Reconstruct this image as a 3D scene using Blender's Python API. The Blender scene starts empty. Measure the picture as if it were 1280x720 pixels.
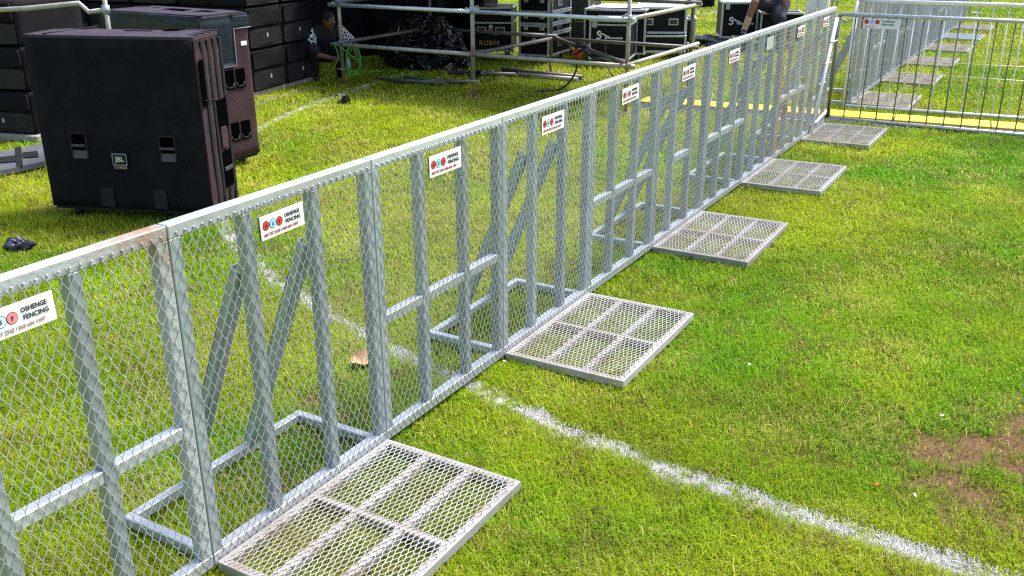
import bpy, bmesh, math, random
import numpy as np
from mathutils import Vector, Matrix, Euler
R = math.radians
random.seed(7); rng = np.random.default_rng(11)
scene = bpy.context.scene
COL = scene.collection

# ------------------------------------------------------------------ helpers
class MB:
    """collects shapes, builds ONE mesh object"""
    def __init__(s): s.v = []; s.f = []; s.sm = []
    def add(s, vs, fs, smooth=False):
        b = len(s.v); s.v += [tuple(v) for v in vs]
        for f in fs: s.f.append(tuple(i + b for i in f)); s.sm.append(smooth)
        return s
    def hexa(s, c8):
        return s.add(c8, [(0,3,2,1),(4,5,6,7),(0,1,5,4),(1,2,6,5),(2,3,7,6),(3,0,4,7)])
    def box(s, x0, x1, y0, y1, z0, z1):
        return s.hexa([(x0,y0,z0),(x1,y0,z0),(x1,y1,z0),(x0,y1,z0),(x0,y0,z1),(x1,y0,z1),(x1,y1,z1),(x0,y1,z1)])
    def cbox(s, x0, x1, y0, y1, z0, z1, c=.004):
        """box with chamfered edges"""
        bm = bmesh.new(); bmesh.ops.create_cube(bm, size=1)
        for v in bm.verts:
            v.co = Vector(((x0+x1)/2+v.co.x*(x1-x0), (y0+y1)/2+v.co.y*(y1-y0), (z0+z1)/2+v.co.z*(z1-z0)))
        bmesh.ops.bevel(bm, geom=bm.edges[:], offset=c, segments=1, affect='EDGES')
        bm.verts.index_update()
        s.add([v.co[:] for v in bm.verts], [[v.index for v in f.verts] for f in bm.faces]); bm.free(); return s
    def bar(s, p0, p1, w, h, up=(0,0,1)):
        p0, p1 = Vector(p0), Vector(p1); d = (p1-p0).normalized(); u = Vector(up)
        if abs(d.dot(u)) > .99: u = Vector((0,1,0))
        a = d.cross(u).normalized(); u = a.cross(d).normalized(); a *= w/2; u *= h/2
        return s.hexa([p0-a-u,p0+a-u,p1+a-u,p1-a-u,p0-a+u,p0+a+u,p1+a+u,p1-a+u])
    def tube(s, pts, r, n=10, caps=True, closed=False):
        pts = [Vector(p) for p in pts]; m = len(pts)
        rs = r if isinstance(r, (list, tuple)) else [r]*m
        vs = []; a = None
        for i, p in enumerate(pts):
            if closed: d = pts[(i+1) % m]-pts[i-1]
            else: d = pts[min(i+1, m-1)]-pts[max(i-1, 0)]
            if d.length < 1e-9: d = Vector((0,0,1))
            d.normalize()
            if a is None:
                t = Vector((0,0,1)) if abs(d.z) < .9 else Vector((1,0,0)); a = d.cross(t).normalized()
            else:
                a = a-d*a.dot(d); a.normalize()
            b = d.cross(a)
            for k in range(n):
                t = 2*math.pi*k/n; vs.append(p+(a*math.cos(t)+b*math.sin(t))*rs[i])
        fs = []
        for i in range(m if closed else m-1):
            j = (i+1) % m
            for k in range(n): fs.append((i*n+k, i*n+(k+1) % n, j*n+(k+1) % n, j*n+k))
        s.add(vs, fs, True)
        if caps and not closed:
            b = len(s.v)-len(vs)
            s.f.append(tuple(b+k for k in range(n))[::-1]); s.sm.append(False)
            s.f.append(tuple(b+(m-1)*n+k for k in range(n))); s.sm.append(False)
        return s
    def disc(s, c, axis, r, t, n=20):
        c = Vector(c); ax = Vector(axis).normalized(); return s.tube([c-ax*t/2, c+ax*t/2], r, n)
    def ell(s, c, rad, n=12, m=8, rot=None):
        vs = []; fs = []; c = Vector(c)
        for i in range(m+1):
            ph = math.pi*i/m
            for k in range(n):
                t = 2*math.pi*k/n
                p = Vector((math.sin(ph)*math.cos(t)*rad[0], math.sin(ph)*math.sin(t)*rad[1], math.cos(ph)*rad[2]))
                if rot is not None: p = rot @ p
                vs.append(c+p)
        for i in range(m):
            for k in range(n): fs.append((i*n+k, (i+1)*n+k, (i+1)*n+(k+1) % n, i*n+(k+1) % n))
        return s.add(vs, fs, True)
    def build(s, name, mat, parent=None, bevel=0):
        me = bpy.data.meshes.new(name); me.from_pydata(s.v, [], s.f); me.validate()
        if len(me.polygons) == len(s.sm): me.polygons.foreach_set('use_smooth', s.sm)
        o = bpy.data.objects.new(name, me); COL.objects.link(o)
        if mat: me.materials.append(mat)
        if parent: o.parent = parent
        if bevel:
            b = o.modifiers.new('b', 'BEVEL'); b.width = bevel; b.segments = 2; b.limit_method = 'ANGLE'
        return o

def tag(o, label=None, cat=None, group=None, kind=None):
    if label: o['label'] = label
    if cat: o['category'] = cat
    if group: o['group'] = group
    if kind: o['kind'] = kind
    return o
def thing(name, label, cat, loc=(0,0,0), rz=0, group=None):
    o = bpy.data.objects.new(name, None); COL.objects.link(o); o.location = loc; o.rotation_euler = (0,0,rz)
    o.empty_display_size = .1
    return tag(o, label, cat, group)
def copy_tree(o, parent=None):
    c = o.copy(); COL.objects.link(c)
    if parent is not None: c.parent = parent
    for ch in list(o.children): copy_tree(ch, c)
    return c
def np_mesh(name, verts, quads, mat, parent=None, tris=None):
    me = bpy.data.meshes.new(name); nv = len(verts)
    me.vertices.add(nv); me.vertices.foreach_set('co', np.ascontiguousarray(verts, np.float32).ravel())
    q = np.asarray(quads, np.int32); nq = len(q); nt = 0 if tris is None else len(tris)
    idx = q.ravel() if nt == 0 else np.concatenate([q.ravel(), np.asarray(tris, np.int32).ravel()])
    me.loops.add(len(idx)); me.loops.foreach_set('vertex_index', idx)
    st = np.concatenate([np.arange(nq)*4, nq*4+np.arange(nt)*3]).astype(np.int32)
    me.polygons.add(nq+nt); me.polygons.foreach_set('loop_start', st)
    me.update(calc_edges=True); me.materials.append(mat)
    o = bpy.data.objects.new(name, me); COL.objects.link(o)
    if parent: o.parent = parent
    return o

# ------------------------------------------------------------------ materials
def M(name, base, rough=.6, metal=0., noise=None, bump=0., bscale=30., spec=.5, sheen=0.):
    """noise = (scale, other colour, lo, hi[, detail])"""
    m = bpy.data.materials.new(name); m.use_nodes = True; nt = m.node_tree; b = nt.nodes['Principled BSDF']
    b.inputs['Base Color'].default_value = (*base, 1); b.inputs['Roughness'].default_value = rough
    b.inputs['Metallic'].default_value = metal; b.inputs['Specular IOR Level'].default_value = spec
    tc = nt.nodes.new('ShaderNodeTexCoord')
    if noise:
        sc, oc, lo, hi = noise[:4]
        n = nt.nodes.new('ShaderNodeTexNoise'); n.inputs['Scale'].default_value = sc; n.inputs['Detail'].default_value = 6
        n.inputs['Roughness'].default_value = .65
        r = nt.nodes.new('ShaderNodeMapRange'); r.inputs['From Min'].default_value = lo; r.inputs['From Max'].default_value = hi
        mx = nt.nodes.new('ShaderNodeMix'); mx.data_type = 'RGBA'
        mx.inputs[6].default_value = (*base, 1); mx.inputs[7].default_value = (*oc, 1)
        nt.links.new(tc.outputs['Object'], n.inputs['Vector']); nt.links.new(n.outputs['Fac'], r.inputs['Value'])
        nt.links.new(r.outputs['Result'], mx.inputs[0]); nt.links.new(mx.outputs[2], b.inputs['Base Color'])
    if bump:
        n2 = nt.nodes.new('ShaderNodeTexNoise'); n2.inputs['Scale'].default_value = bscale; n2.inputs['Detail'].default_value = 5
        bp = nt.nodes.new('ShaderNodeBump'); bp.inputs['Strength'].default_value = bump; bp.inputs['Distance'].default_value = .02
        nt.links.new(tc.outputs['Object'], n2.inputs['Vector']); nt.links.new(n2.outputs['Fac'], bp.inputs['Height'])
        nt.links.new(bp.outputs['Normal'], b.inputs['Normal'])
    return m
steel = M('galvanised_steel', (.385,.44,.475), .42, .4, (14, (.26,.305,.34), .42, .75), .03, 60)
steel_lt = M('galvanised_rail', (.52,.55,.58), .38, .4, (18, (.36,.39,.42), .45, .75), .03, 70)
wire = M('mesh_wire', (.42,.44,.45), .45, .3, (9, (.32,.33,.33), .4, .7))
platewire = M('plate_mesh_steel', (.37,.365,.36), .5, .15, (6, (.24,.205,.175), .46, .68))
dullplate = M('weathered_plate_mesh', (.40,.37,.34), .55, .15, (5, (.27,.21,.16), .45, .7))
plateframe = M('plate_frame_steel', (.37,.37,.37), .5, .2, (7, (.27,.24,.215), .45, .70), .05, 60)
rusty = M('rusty_steel', (.47,.50,.52), .6, .3, (16, (.30,.13,.05), .40, .56), .2, 60)
rust = M('rust', (.42,.22,.06), .75, .1, (25, (.25,.10,.03), .4, .65), .2, 60)
white = M('sign_white', (.80,.79,.80), .45, 0, (11, (.52,.50,.48), .56, .78))
worn = M('scratched_sign_white', (.80,.78,.78), .5, 0, (26, (.45,.43,.43), .60, .72))
def _corner_rust(m):
    nt = m.node_tree; tc = [n for n in nt.nodes if n.type == 'TEX_COORD'][0]; mx = [n for n in nt.nodes if n.type == 'MIX'][0]
    src = mx.inputs[0].links[0].from_socket; sp = nt.nodes.new('ShaderNodeSeparateXYZ'); nt.links.new(tc.outputs['Object'], sp.inputs[0]); cur = src
    for ax, lo, hi in (('Z', .98, 1.22), ('X', .60, .90)):
        q = nt.nodes.new('ShaderNodeMapRange'); q.inputs['From Min'].default_value = lo; q.inputs['From Max'].default_value = hi
        nt.links.new(sp.outputs[ax], q.inputs['Value']); g = nt.nodes.new('ShaderNodeMath'); g.operation = 'MULTIPLY'
        nt.links.new(cur, g.inputs[0]); nt.links.new(q.outputs['Result'], g.inputs[1]); cur = g.outputs[0]
    nt.links.new(cur, mx.inputs[0])
cornerrust = M('corner_rust_steel', (.40,.43,.44), .6, .3, (16, (.30,.15,.07), .34, .56), .2, 60); _corner_rust(cornerrust)
signback = M('sign_edge', (.05,.05,.06), .5)
red = M('sign_red', (.62,.03,.03), .5); blue = M('sign_blue', (.25,.62,.72), .5); pink = M('faded_red', (.70,.22,.24), .6)
paleblue = M('faded_blue', (.55,.72,.78), .6)
ink = M('sign_ink', (.02,.02,.03), .6); redink = M('sign_red_ink', (.45,.10,.10), .6); fadeink = M('faded_ink', (.45,.30,.28), .6)
black = M('black_fabric', (.0055,.0055,.0075), .85, 0, (4, (.013,.012,.015), .45, .75), .25, 9, .15)
blackbox = M('black_textured_paint', (.010,.0095,.012), .6, 0, (6, (.018,.016,.019), .45, .7), .2, 25, .25)
brown = M('maroon_fabric', (.052,.026,.030), .8, 0, (8, (.032,.017,.021), .4, .7), .2, 14, .2)
purple = M('purple_grey_lit_top', (.048,.034,.048), .75, 0, (7, (.032,.023,.034), .4, .7), .2, 14, .2)  # purple grey with the light on the cover tops put into the colour
stripe = M('dark_strip', (.010,.012,.015), .6, 0, None, 0, 30, .2)
navy = M('navy_tarpaulin', (.005,.011,.021), .42, 0, (9, (.016,.026,.038), .55, .75), .35, 12, .3)
seam = M('grey_piping', (.22,.23,.24), .7)
hole_shade = M('handle_recess', (.002,.002,.0025), .9, 0, None, 0, 30, .0)  # near black for flat plates: shade inside recesses and slots, painted
handlem = M('handle_grey', (.035,.035,.038), .45)
plywood = M('weathered_plywood', (.30,.28,.25), .85, 0, (12, (.18,.16,.14), .4, .7), .2, 40)
plastic = M('black_plastic_film', (.004,.004,.006), .24, 0, None, 0, 18, .5)
def _crinkle(m, sc=7):
    nt = m.node_tree; b = nt.nodes['Principled BSDF']; tc = [n for n in nt.nodes if n.type == 'TEX_COORD'][0]
    n0 = nt.nodes.new('ShaderNodeTexNoise'); n0.inputs['Scale'].default_value = sc*.6; ad = nt.nodes.new('ShaderNodeVectorMath'); ad.operation = 'MULTIPLY_ADD'; ad.inputs[1].default_value = (.25,.25,.25)
    v = nt.nodes.new('ShaderNodeTexVoronoi'); v.inputs['Scale'].default_value = sc; bp_ = nt.nodes.new('ShaderNodeBump'); bp_.inputs['Strength'].default_value = 1; bp_.inputs['Distance'].default_value = .12
    nt.links.new(tc.outputs['Object'], n0.inputs['Vector']); nt.links.new(n0.outputs['Color'], ad.inputs[0]); nt.links.new(tc.outputs['Object'], ad.inputs[2]); nt.links.new(ad.outputs['Vector'], v.inputs['Vector'])
    nt.links.new(v.outputs['Distance'], bp_.inputs['Height']); nt.links.new(bp_.outputs['Normal'], b.inputs['Normal'])
_crinkle(plastic)
scaf = M('scaffold_tube', (.42,.40,.35), .5, .35, (10, (.27,.24,.19), .42, .7), .1, 60)
scafb = M('bright_scaffold_tube', (.62,.66,.70), .35, .6, (10, (.45,.48,.5), .5, .75))
scafd = M('dark_scaffold_tube', (.16,.15,.15), .5, .4, (10, (.10,.09,.09), .42, .7))
scafr = M('rusty_jack', (.30,.15,.10), .75, .1, (22, (.16,.09,.07), .4, .65))
clampm = M('clamp_metal', (.45,.46,.48), .4, .6)
clampr = M('red_clamp', (.30,.05,.05), .6, .2)
alum = M('aluminium_edge', (.48,.50,.52), .38, .5, (14, (.34,.36,.38), .45, .75))
caseblk = M('case_black_panel', (.005,.005,.0065), .55, 0, (9, (.009,.009,.011), .45, .7), .05, 80, .2)
casegrn = M('case_dark_green_panel', (.035,.040,.032), .55, 0, (9, (.055,.06,.045), .45, .7), .1, 80)
casegry = M('case_grey_lid', (.36,.39,.42), .4, .3, (5, (.25,.27,.30), .4, .7))
yellowtxt = M('yellow_print', (.65,.42,.06), .6); whitetxt = M('white_print', (.75,.76,.78), .6)
yellow = M('ramp_yellow', (.85,.62,.01), .55, 0, (12, (.70,.46,.02), .5, .75))
rubber = M('ramp_black_rubber', (.02,.02,.022), .7, 0, (9, (.05,.05,.05), .5, .7))
green = M('green_cable', (.05,.25,.02), .5); blackcab = M('black_cable', (.012,.012,.012), .5)
redplug = M('red_plug', (.55,.03,.03), .4)
skin1 = M('brown_skin', (.16,.065,.035), .5, 0, (14, (.12,.05,.028), .4, .7)); skin2 = M('dark_skin', (.23,.085,.045), .5)
hairm = M('black_hair', (.008,.007,.007), .8, 0, None, .5, 120)
tshirt = M('black_cotton', (.010,.010,.012), .9, 0, None, .3, 20); print_w = M('white_print_cloth', (.012,.012,.014), .9)
navyshort = M('navy_shorts_cloth', (.012,.016,.026), .85, 0, None, .4, 14)
whitecloth = M('white_cotton', (.86,.85,.87), .85, 0, (9, (.76,.75,.79), .5, .75), .2, 12)
sock = M('tan_bandage', (.52,.33,.20), .85, 0, (30, (.42,.25,.15), .45, .6), .3, 60)
shoe = M('black_shoe', (.012,.012,.012), .5)
grey_bar = M('barrier_tube', (.55,.56,.57), .4, .5, (12, (.38,.38,.38), .45, .7)); dark_bar = M('dark_barrier_tube', (.19,.18,.17), .45, .5, (9, (.22,.16,.11), .52, .72))
pale_bar = M('pale_barrier_tube', (.74,.74,.74), .4, .2, (12, (.55,.55,.55), .5, .75))
cardboard = M('tan_cardboard', (.58,.33,.17), .8, 0, (30, (.36,.16,.08), .55, .7))
leafm = M('orange_leaf', (.45,.12,.02), .7); litterw = M('white_litter', (.75,.72,.68), .7); litterp = M('purple_litter', (.45,.32,.70), .5)
boardm = M('dark_grey_panel', (.085,.090,.105), .55, 0, (8, (.14,.145,.16), .45, .7), .15, 20)

# every length of steel weathered a little differently: brightness per object, broad dull and brownish areas
def weather(m, lo=.80, hi=1.15, tint=(.30,.22,.15), amount=.35):
    nt = m.node_tree; b = nt.nodes['Principled BSDF']; lk = b.inputs['Base Color'].links[0]; src = lk.from_socket
    oi = nt.nodes.new('ShaderNodeObjectInfo'); mr = nt.nodes.new('ShaderNodeMapRange'); mr.inputs['To Min'].default_value = lo; mr.inputs['To Max'].default_value = hi
    ge = nt.nodes.new('ShaderNodeNewGeometry'); n = nt.nodes.new('ShaderNodeTexNoise'); n.inputs['Scale'].default_value = 2.3; n.inputs['Detail'].default_value = 7; n.inputs['Roughness'].default_value = .7
    r_ = nt.nodes.new('ShaderNodeMapRange'); r_.inputs['From Min'].default_value = .52; r_.inputs['From Max'].default_value = .78; r_.inputs['To Max'].default_value = amount
    mx = nt.nodes.new('ShaderNodeMix'); mx.data_type = 'RGBA'; mx.inputs[7].default_value = (*tint, 1); sc = nt.nodes.new('ShaderNodeVectorMath'); sc.operation = 'SCALE'
    nt.links.new(ge.outputs['Position'], n.inputs['Vector']); nt.links.new(n.outputs['Fac'], r_.inputs['Value']); nt.links.new(r_.outputs['Result'], mx.inputs[0]); nt.links.new(src, mx.inputs[6])
    nt.links.new(oi.outputs['Random'], mr.inputs['Value']); nt.links.new(mx.outputs[2], sc.inputs[0]); nt.links.new(mr.outputs['Result'], sc.inputs['Scale']); nt.links.new(sc.outputs['Vector'], b.inputs['Base Color'])
weather(steel); weather(steel_lt, .85, 1.12); weather(wire, .85, 1.15, (.36,.26,.18), .5); weather(platewire, .8, 1.15, (.24,.16,.10), .6); weather(plateframe, .85, 1.12, (.24,.17,.11), .5)
# sleeve print: white scribbles on black cloth
def _print(m):
    nt = m.node_tree; b = nt.nodes['Principled BSDF']; tc = nt.nodes.new('ShaderNodeTexCoord')
    v = nt.nodes.new('ShaderNodeTexVoronoi'); v.feature = 'DISTANCE_TO_EDGE'; v.inputs['Scale'].default_value = 26
    r = nt.nodes.new('ShaderNodeMapRange'); r.inputs['From Min'].default_value = .10; r.inputs['From Max'].default_value = .13
    r.inputs['To Min'].default_value = 1; r.inputs['To Max'].default_value = 0
    mx = nt.nodes.new('ShaderNodeMix'); mx.data_type = 'RGBA'; mx.inputs[6].default_value = (.012,.012,.014,1); mx.inputs[7].default_value = (.75,.76,.78,1)
    nt.links.new(tc.outputs['Object'], v.inputs['Vector']); nt.links.new(v.outputs['Distance'], r.inputs['Value'])
    nt.links.new(r.outputs['Result'], mx.inputs[0]); nt.links.new(mx.outputs[2], b.inputs['Base Color'])
_print(print_w)

_txt = {}
def text(body, size, mat, parent, mtx, name='lettering', sx=1., ext=.0006, align='LEFT'):
    key = (body, size, ext, align, mat.name)
    if key not in _txt:
        c = bpy.data.curves.new('t', 'FONT'); c.body = body; c.size = size; c.extrude = ext; c.resolution_u = 2; c.align_x = align; c.offset = size*.006
        t = bpy.data.objects.new('t', c); COL.objects.link(t); bpy.context.view_layer.update()
        me = bpy.data.meshes.new_from_object(t.evaluated_get(bpy.context.evaluated_depsgraph_get()))
        bpy.data.objects.remove(t); bpy.data.curves.remove(c); me.materials.clear(); me.materials.append(mat); me.name = name
        _txt[key] = me
    o = bpy.data.objects.new(name, _txt[key]); COL.objects.link(o); o.parent = parent
    o.matrix_local = mtx @ Matrix.Diagonal((sx, 1, 1, 1))
    return o
FRONT = Matrix.Rotation(R(90), 4, 'X')           # text reads from local -Y
def front_at(x, y, z): return Matrix.Translation((x, y, z)) @ FRONT

# ------------------------------------------------------------------ camera
F_PX, PIT, ROLL, HC = 1174.8, 0.372132, -0.003176, 2.0018
cam = bpy.data.cameras.new('camera'); cam.sensor_width = 36; cam.lens = 36*F_PX/1280; cam.clip_end = 500; cam.clip_start = .05
co = bpy.data.objects.new('camera', cam); COL.objects.link(co)
co.matrix_world = Matrix.Translation((0,0,HC)) @ Matrix.Rotation(math.pi/2-PIT, 4, 'X') @ Matrix.Rotation(ROLL, 4, 'Z')
scene.camera = co
def at(u, v, z=0.):
    """photo pixel (1280 wide) to the world point at height z: only used to read positions off the photograph"""
    a = (u-640)/F_PX; b = (v-360)/F_PX; c, s = math.cos(-ROLL), math.sin(-ROLL); a, b = c*a-s*b, s*a+c*b
    c, s = math.cos(PIT), math.sin(PIT); d = Vector((a, c-b*s, -s-b*c)); t = (z-HC)/d.z
    return Vector((d.x*t, d.y*t, z))
def atY(u, v, Y):
    a = (u-640)/F_PX; b = (v-360)/F_PX; c, s = math.cos(-ROLL), math.sin(-ROLL); a, b = c*a-s*b, s*a+c*b
    c, s = math.cos(PIT), math.sin(PIT); d = Vector((a, c-b*s, -s-b*c)); t = Y/d.y
    return Vector((d.x*t, Y, HC+d.z*t))

# ------------------------------------------------------------------ light
SUN_EL, SUN_AZ = R(58), R(62)          # azimuth measured from +Y towards +X
w = bpy.data.worlds.new('World'); scene.world = w; w.use_nodes = True; nt = w.node_tree
sky = nt.nodes.new('ShaderNodeTexSky'); sky.sky_type = 'NISHITA'; sky.sun_disc = False
sky.sun_elevation = SUN_EL; sky.sun_rotation = SUN_AZ; sky.air_density = 1.0; sky.dust_density = 3.0; sky.ozone_density = 1.0
nt.links.new(sky.outputs['Color'], nt.nodes['Background'].inputs['Color']); nt.nodes['Background'].inputs['Strength'].default_value = .15
sl = bpy.data.lights.new('sun', 'SUN'); sl.energy = 2.7; sl.angle = R(15); sl.color = (1, .965, .90)
so = bpy.data.objects.new('sun', sl); COL.objects.link(so)
sd = Vector((math.sin(SUN_AZ)*math.cos(SUN_EL), math.cos(SUN_AZ)*math.cos(SUN_EL), math.sin(SUN_EL)))
so.rotation_euler = sd.to_track_quat('Z', 'Y').to_euler(); so.location = (0,0,20)
vs = scene.view_settings; vs.view_transform = 'Standard'; vs.look = 'None'; vs.gamma = 1; vs.exposure = 1.16
scene.cycles.use_denoising = False; scene.cycles.filter_width = 1.25
scene.cycles.max_bounces = 6; scene.cycles.transparent_max_bounces = 4

# ------------------------------------------------------------------ ground
TH = 0.532132; DV = Vector((math.sin(TH), math.cos(TH), 0)); NV = Vector((math.cos(TH), -math.sin(TH), 0))
A0 = Vector((-0.978305, 2.546256, 0)); PW = 0.924866; FRZ = math.atan2(DV.y, DV.x)
line_pts = [(2.6,1.85),(2.05,2.2),(1.49,2.58),(1.15,2.79),(.79,3.05),(.51,3.25),(.2,3.51),(-.19,3.89),(-.56,4.25),(-1.08,4.85),(-1.52,5.43),(-2.02,6.31),(-2.4,7.3),(-2.6,8.4),(-2.63,9.6),(-2.49,10.48),(-2.28,11.22),(-1.81,12.65),(-1.3,13.8),(-.7,14.8)]
def catmull(P, n=8):
    P = [np.array(p, float) for p in P]; out = []
    for i in range(len(P)-1):
        a, b, c, d = P[max(i-1,0)], P[i], P[i+1], P[min(i+2,len(P)-1)]
        for k in range(n):
            t = k/n; out.append(.5*((2*b)+(c-a)*t+(2*a-5*b+4*c-d)*t*t+(3*b-3*c+d-a)*t**3))
    out.append(P[-1]); return np.array(out)
LINE = catmull(line_pts)
LINE_B = catmull([tuple(at(u, v)[:2]) for u, v in ((318,131),(350,121),(392,109))], 6)
LINE_C = catmull([tuple(at(u, v)[:2]) for u, v in ((850,24),(866,20.5),(897,15),(960,3))], 6)
def dist_line(x, y, L):
    best = np.full(x.shape, 1e9, np.float32)
    for a, b in zip(L[:-1], L[1:]):
        d = b-a; t = np.clip(((x-a[0])*d[0]+(y-a[1])*d[1])/max(d@d, 1e-9), 0, 1)
        best = np.minimum(best, np.hypot(x-a[0]-t*d[0], y-a[1]-t*d[1]))
    return best
_perm = rng.random((256, 256)).astype(np.float32)
def vnoise(x, y):
    xi = np.floor(x).astype(int); yi = np.floor(y).astype(int); fx = x-xi; fy = y-yi
    fx = fx*fx*(3-2*fx); fy = fy*fy*(3-2*fy); g = lambda a, b: _perm[a & 255, b & 255]
    return (g(xi,yi)*(1-fx)+g(xi+1,yi)*fx)*(1-fy)+(g(xi,yi+1)*(1-fx)+g(xi+1,yi+1)*fx)*fy
def fbm(x, y, o=4):
    s = 0; a = .5; t = 0
    for i in range(o): s = s+a*vnoise(x*2**i+17.3*i, y*2**i+5.1*i); t += a; a *= .55
    return s/t
def dirt_mask(x, y):
    """1 in the bare earth, 0 on the grass"""
    m = np.zeros_like(x)
    for cx, cy, rx, ry, st in ((1.93,3.32,.42,.20,1.45),(1.70,3.05,.17,.26,1.15),(1.82,2.80,.20,.13,1.1),(2.05,3.02,.25,.2,.8),(2.3,3.5,.45,.2,1.0),(1.62,3.50,.10,.06,.7),(.35,3.30,.14,.06,.35),(.62,3.02,.16,.06,.4),(1.05,2.72,.16,.07,.5),(2.3,3.05,.3,.3,.9),(-.95,3.72,.14,.08,.75),(-.08,5.35,.15,.09,.8),(-.70,3.95,.22,.12,.5)):
        m = np.maximum(m, .92*st*np.exp(-(((x-cx)/rx)**2+((y-cy)/ry)**2)))
    return np.clip(m*1.25-.42+(fbm(x*11, y*11)-.5)*2.4, 0, 1)*(m > .08)

gm = bpy.data.materials.new('pitch_soil'); gm.use_nodes = True; nt = gm.node_tree; b = nt.nodes['Principled BSDF']
b.inputs['Roughness'].default_value = .95; b.inputs['Specular IOR Level'].default_value = .1
at_ = nt.nodes.new('ShaderNodeAttribute'); at_.attribute_name = 'Col'
n1 = nt.nodes.new('ShaderNodeTexNoise'); n1.inputs['Scale'].default_value = 55; n1.inputs['Detail'].default_value = 8
mp = nt.nodes.new('ShaderNodeMapRange'); mp.inputs['From Min'].default_value = .3; mp.inputs['From Max'].default_value = .7; mp.inputs['To Min'].default_value = .6; mp.inputs['To Max'].default_value = 1.35
mu = nt.nodes.new('ShaderNodeVectorMath'); mu.operation = 'SCALE'
tcn = nt.nodes.new('ShaderNodeTexCoord'); bp = nt.nodes.new('ShaderNodeBump'); bp.inputs['Strength'].default_value = .6; bp.inputs['Distance'].default_value = .02
nt.links.new(tcn.outputs['Object'], n1.inputs['Vector']); nt.links.new(n1.outputs['Fac'], mp.inputs['Value'])
nt.links.new(at_.outputs['Color'], mu.inputs[0]); nt.links.new(mp.outputs['Result'], mu.inputs['Scale']); nt.links.new(mu.outputs['Vector'], b.inputs['Base Color'])
nt.links.new(n1.outputs['Fac'], bp.inputs['Height']); nt.links.new(bp.outputs['Normal'], b.inputs['Normal'])
def grid_axis(lo, hi, step, far):
    a = list(np.arange(lo, hi+1e-6, step)); s = step
    while a[-1] < far: s *= 1.35; a.append(a[-1]+s)
    s = step
    while a[0] > -far: s *= 1.35; a.insert(0, a[0]-s)
    return np.array(a)
gx = grid_axis(-6, 8, .045, 300); gy = grid_axis(1, 9, .045, 300)
GX, GY = np.meshgrid(gx, gy, indexing='ij'); X, Y = GX.ravel(), GY.ravel()
Z = ((fbm(X*1.3, Y*1.3, 3)-.5)*.02-.012)*(np.hypot(X, Y) < 25)
ny = len(gy); i, j = np.meshgrid(np.arange(len(gx)-1), np.arange(ny-1), indexing='ij'); i, j = i.ravel(), j.ravel()
gq = np.stack([i*ny+j, (i+1)*ny+j, (i+1)*ny+j+1, i*ny+j+1], 1)
ground = np_mesh('ground', np.stack([X, Y, Z], 1), gq, gm)
tag(ground, kind='structure'); ground.data.polygons.foreach_set('use_smooth', np.ones(len(gq), bool))
d = dirt_mask(X, Y); t = fbm(X*2.2, Y*2.2)
near_far = np.clip(np.maximum((np.hypot(X, Y)-22)/8, np.maximum((np.abs(X)-.60*Y-1.0)/.5, (1.75-Y)/.2)), 0, 1)   # plain turf colour where no blades stand
gc = np.stack([.085+.04*(t-.5)+0*X, .100+0*X, .013+0*X], 1)
gc = gc*(1-near_far[:,None])+np.array([.15,.19,.02])*near_far[:,None]
pn = np.clip(1.3-np.abs(dist_line(X, Y, LINE))/.05, 0, 1)*np.clip(fbm(X*14, Y*14)*2.6-.6, 0, 1)*.7
gc = gc*(1-d[:,None])+np.array([.135,.076,.042])*d[:,None]
gc = gc*(1-pn[:,None])+np.array([.62,.60,.60])*pn[:,None]
ca = ground.data.color_attributes.new('Col', 'FLOAT_COLOR', 'POINT')
ca.data.foreach_set('color', np.concatenate([gc, np.ones((len(X),1))], 1).astype(np.float32).ravel())

# grass blades
grm = bpy.data.materials.new('grass_blades'); grm.use_nodes = True; nt = grm.node_tree; nt.nodes.remove(nt.nodes['Principled BSDF'])
at_ = nt.nodes.new('ShaderNodeAttribute'); at_.attribute_name = 'Col'
df = nt.nodes.new('ShaderNodeBsdfPrincipled'); df.inputs['Roughness'].default_value = .55; df.inputs['Specular IOR Level'].default_value = .12
tr = nt.nodes.new('ShaderNodeBsdfTranslucent'); mxs = nt.nodes.new('ShaderNodeMixShader'); mxs.inputs[0].default_value = .35
nt.links.new(at_.outputs['Color'], df.inputs['Base Color']); nt.links.new(at_.outputs['Color'], tr.inputs['Color'])
nt.links.new(df.outputs[0], mxs.inputs[1]); nt.links.new(tr.outputs[0], mxs.inputs[2]); nt.links.new(mxs.outputs[0], nt.nodes['Material Output'].inputs['Surface'])
def sample_band(y0, y1, dens):
    hw = lambda y: .60*y+1.2
    area = (hw(y0)+hw(y1))*(y1-y0); n = int(area*dens)
    y = rng.uniform(y0, y1, int(n*1.3)); x = rng.uniform(-hw(y1), hw(y1), int(n*1.3)); k = np.abs(x) < hw(y)
    return x[k], y[k]
bx, by, bw, bl = [], [], [], []
for y0, y1, dens, wd, ln in ((1.7,3.4,21000,.0027,.029),(3.4,5,15000,.0033,.031),(5,7.5,8600,.0046,.035),(7.5,11,4300,.0068,.040),(11,16,2000,.0098,.045),(16,30,820,.0155,.055)):
    x, y = sample_band(y0, y1, dens); bx.append(x); by.append(y); bw.append(np.full(len(x), wd)); bl.append(np.full(len(x), ln))
x = np.concatenate(bx); y = np.concatenate(by); wd = np.concatenate(bw); ln = np.concatenate(bl)
dm = dirt_mask(x, y); bare = fbm(x*5+40, y*5)
keep = rng.random(len(x)) < (1-.91*dm)*np.clip(1.5-1.15*np.clip(bare-.42, 0, 1)*3, .35, 1)
x, y, wd, ln, dm = x[keep], y[keep], wd[keep], ln[keep], dm[keep]; n = len(x)
lush = fbm(x*.9+3, y*.9+9, 4); dry = fbm(x*2.6+70, y*2.6, 4); mid = fbm(x*7, y*7+30, 3)
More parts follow.
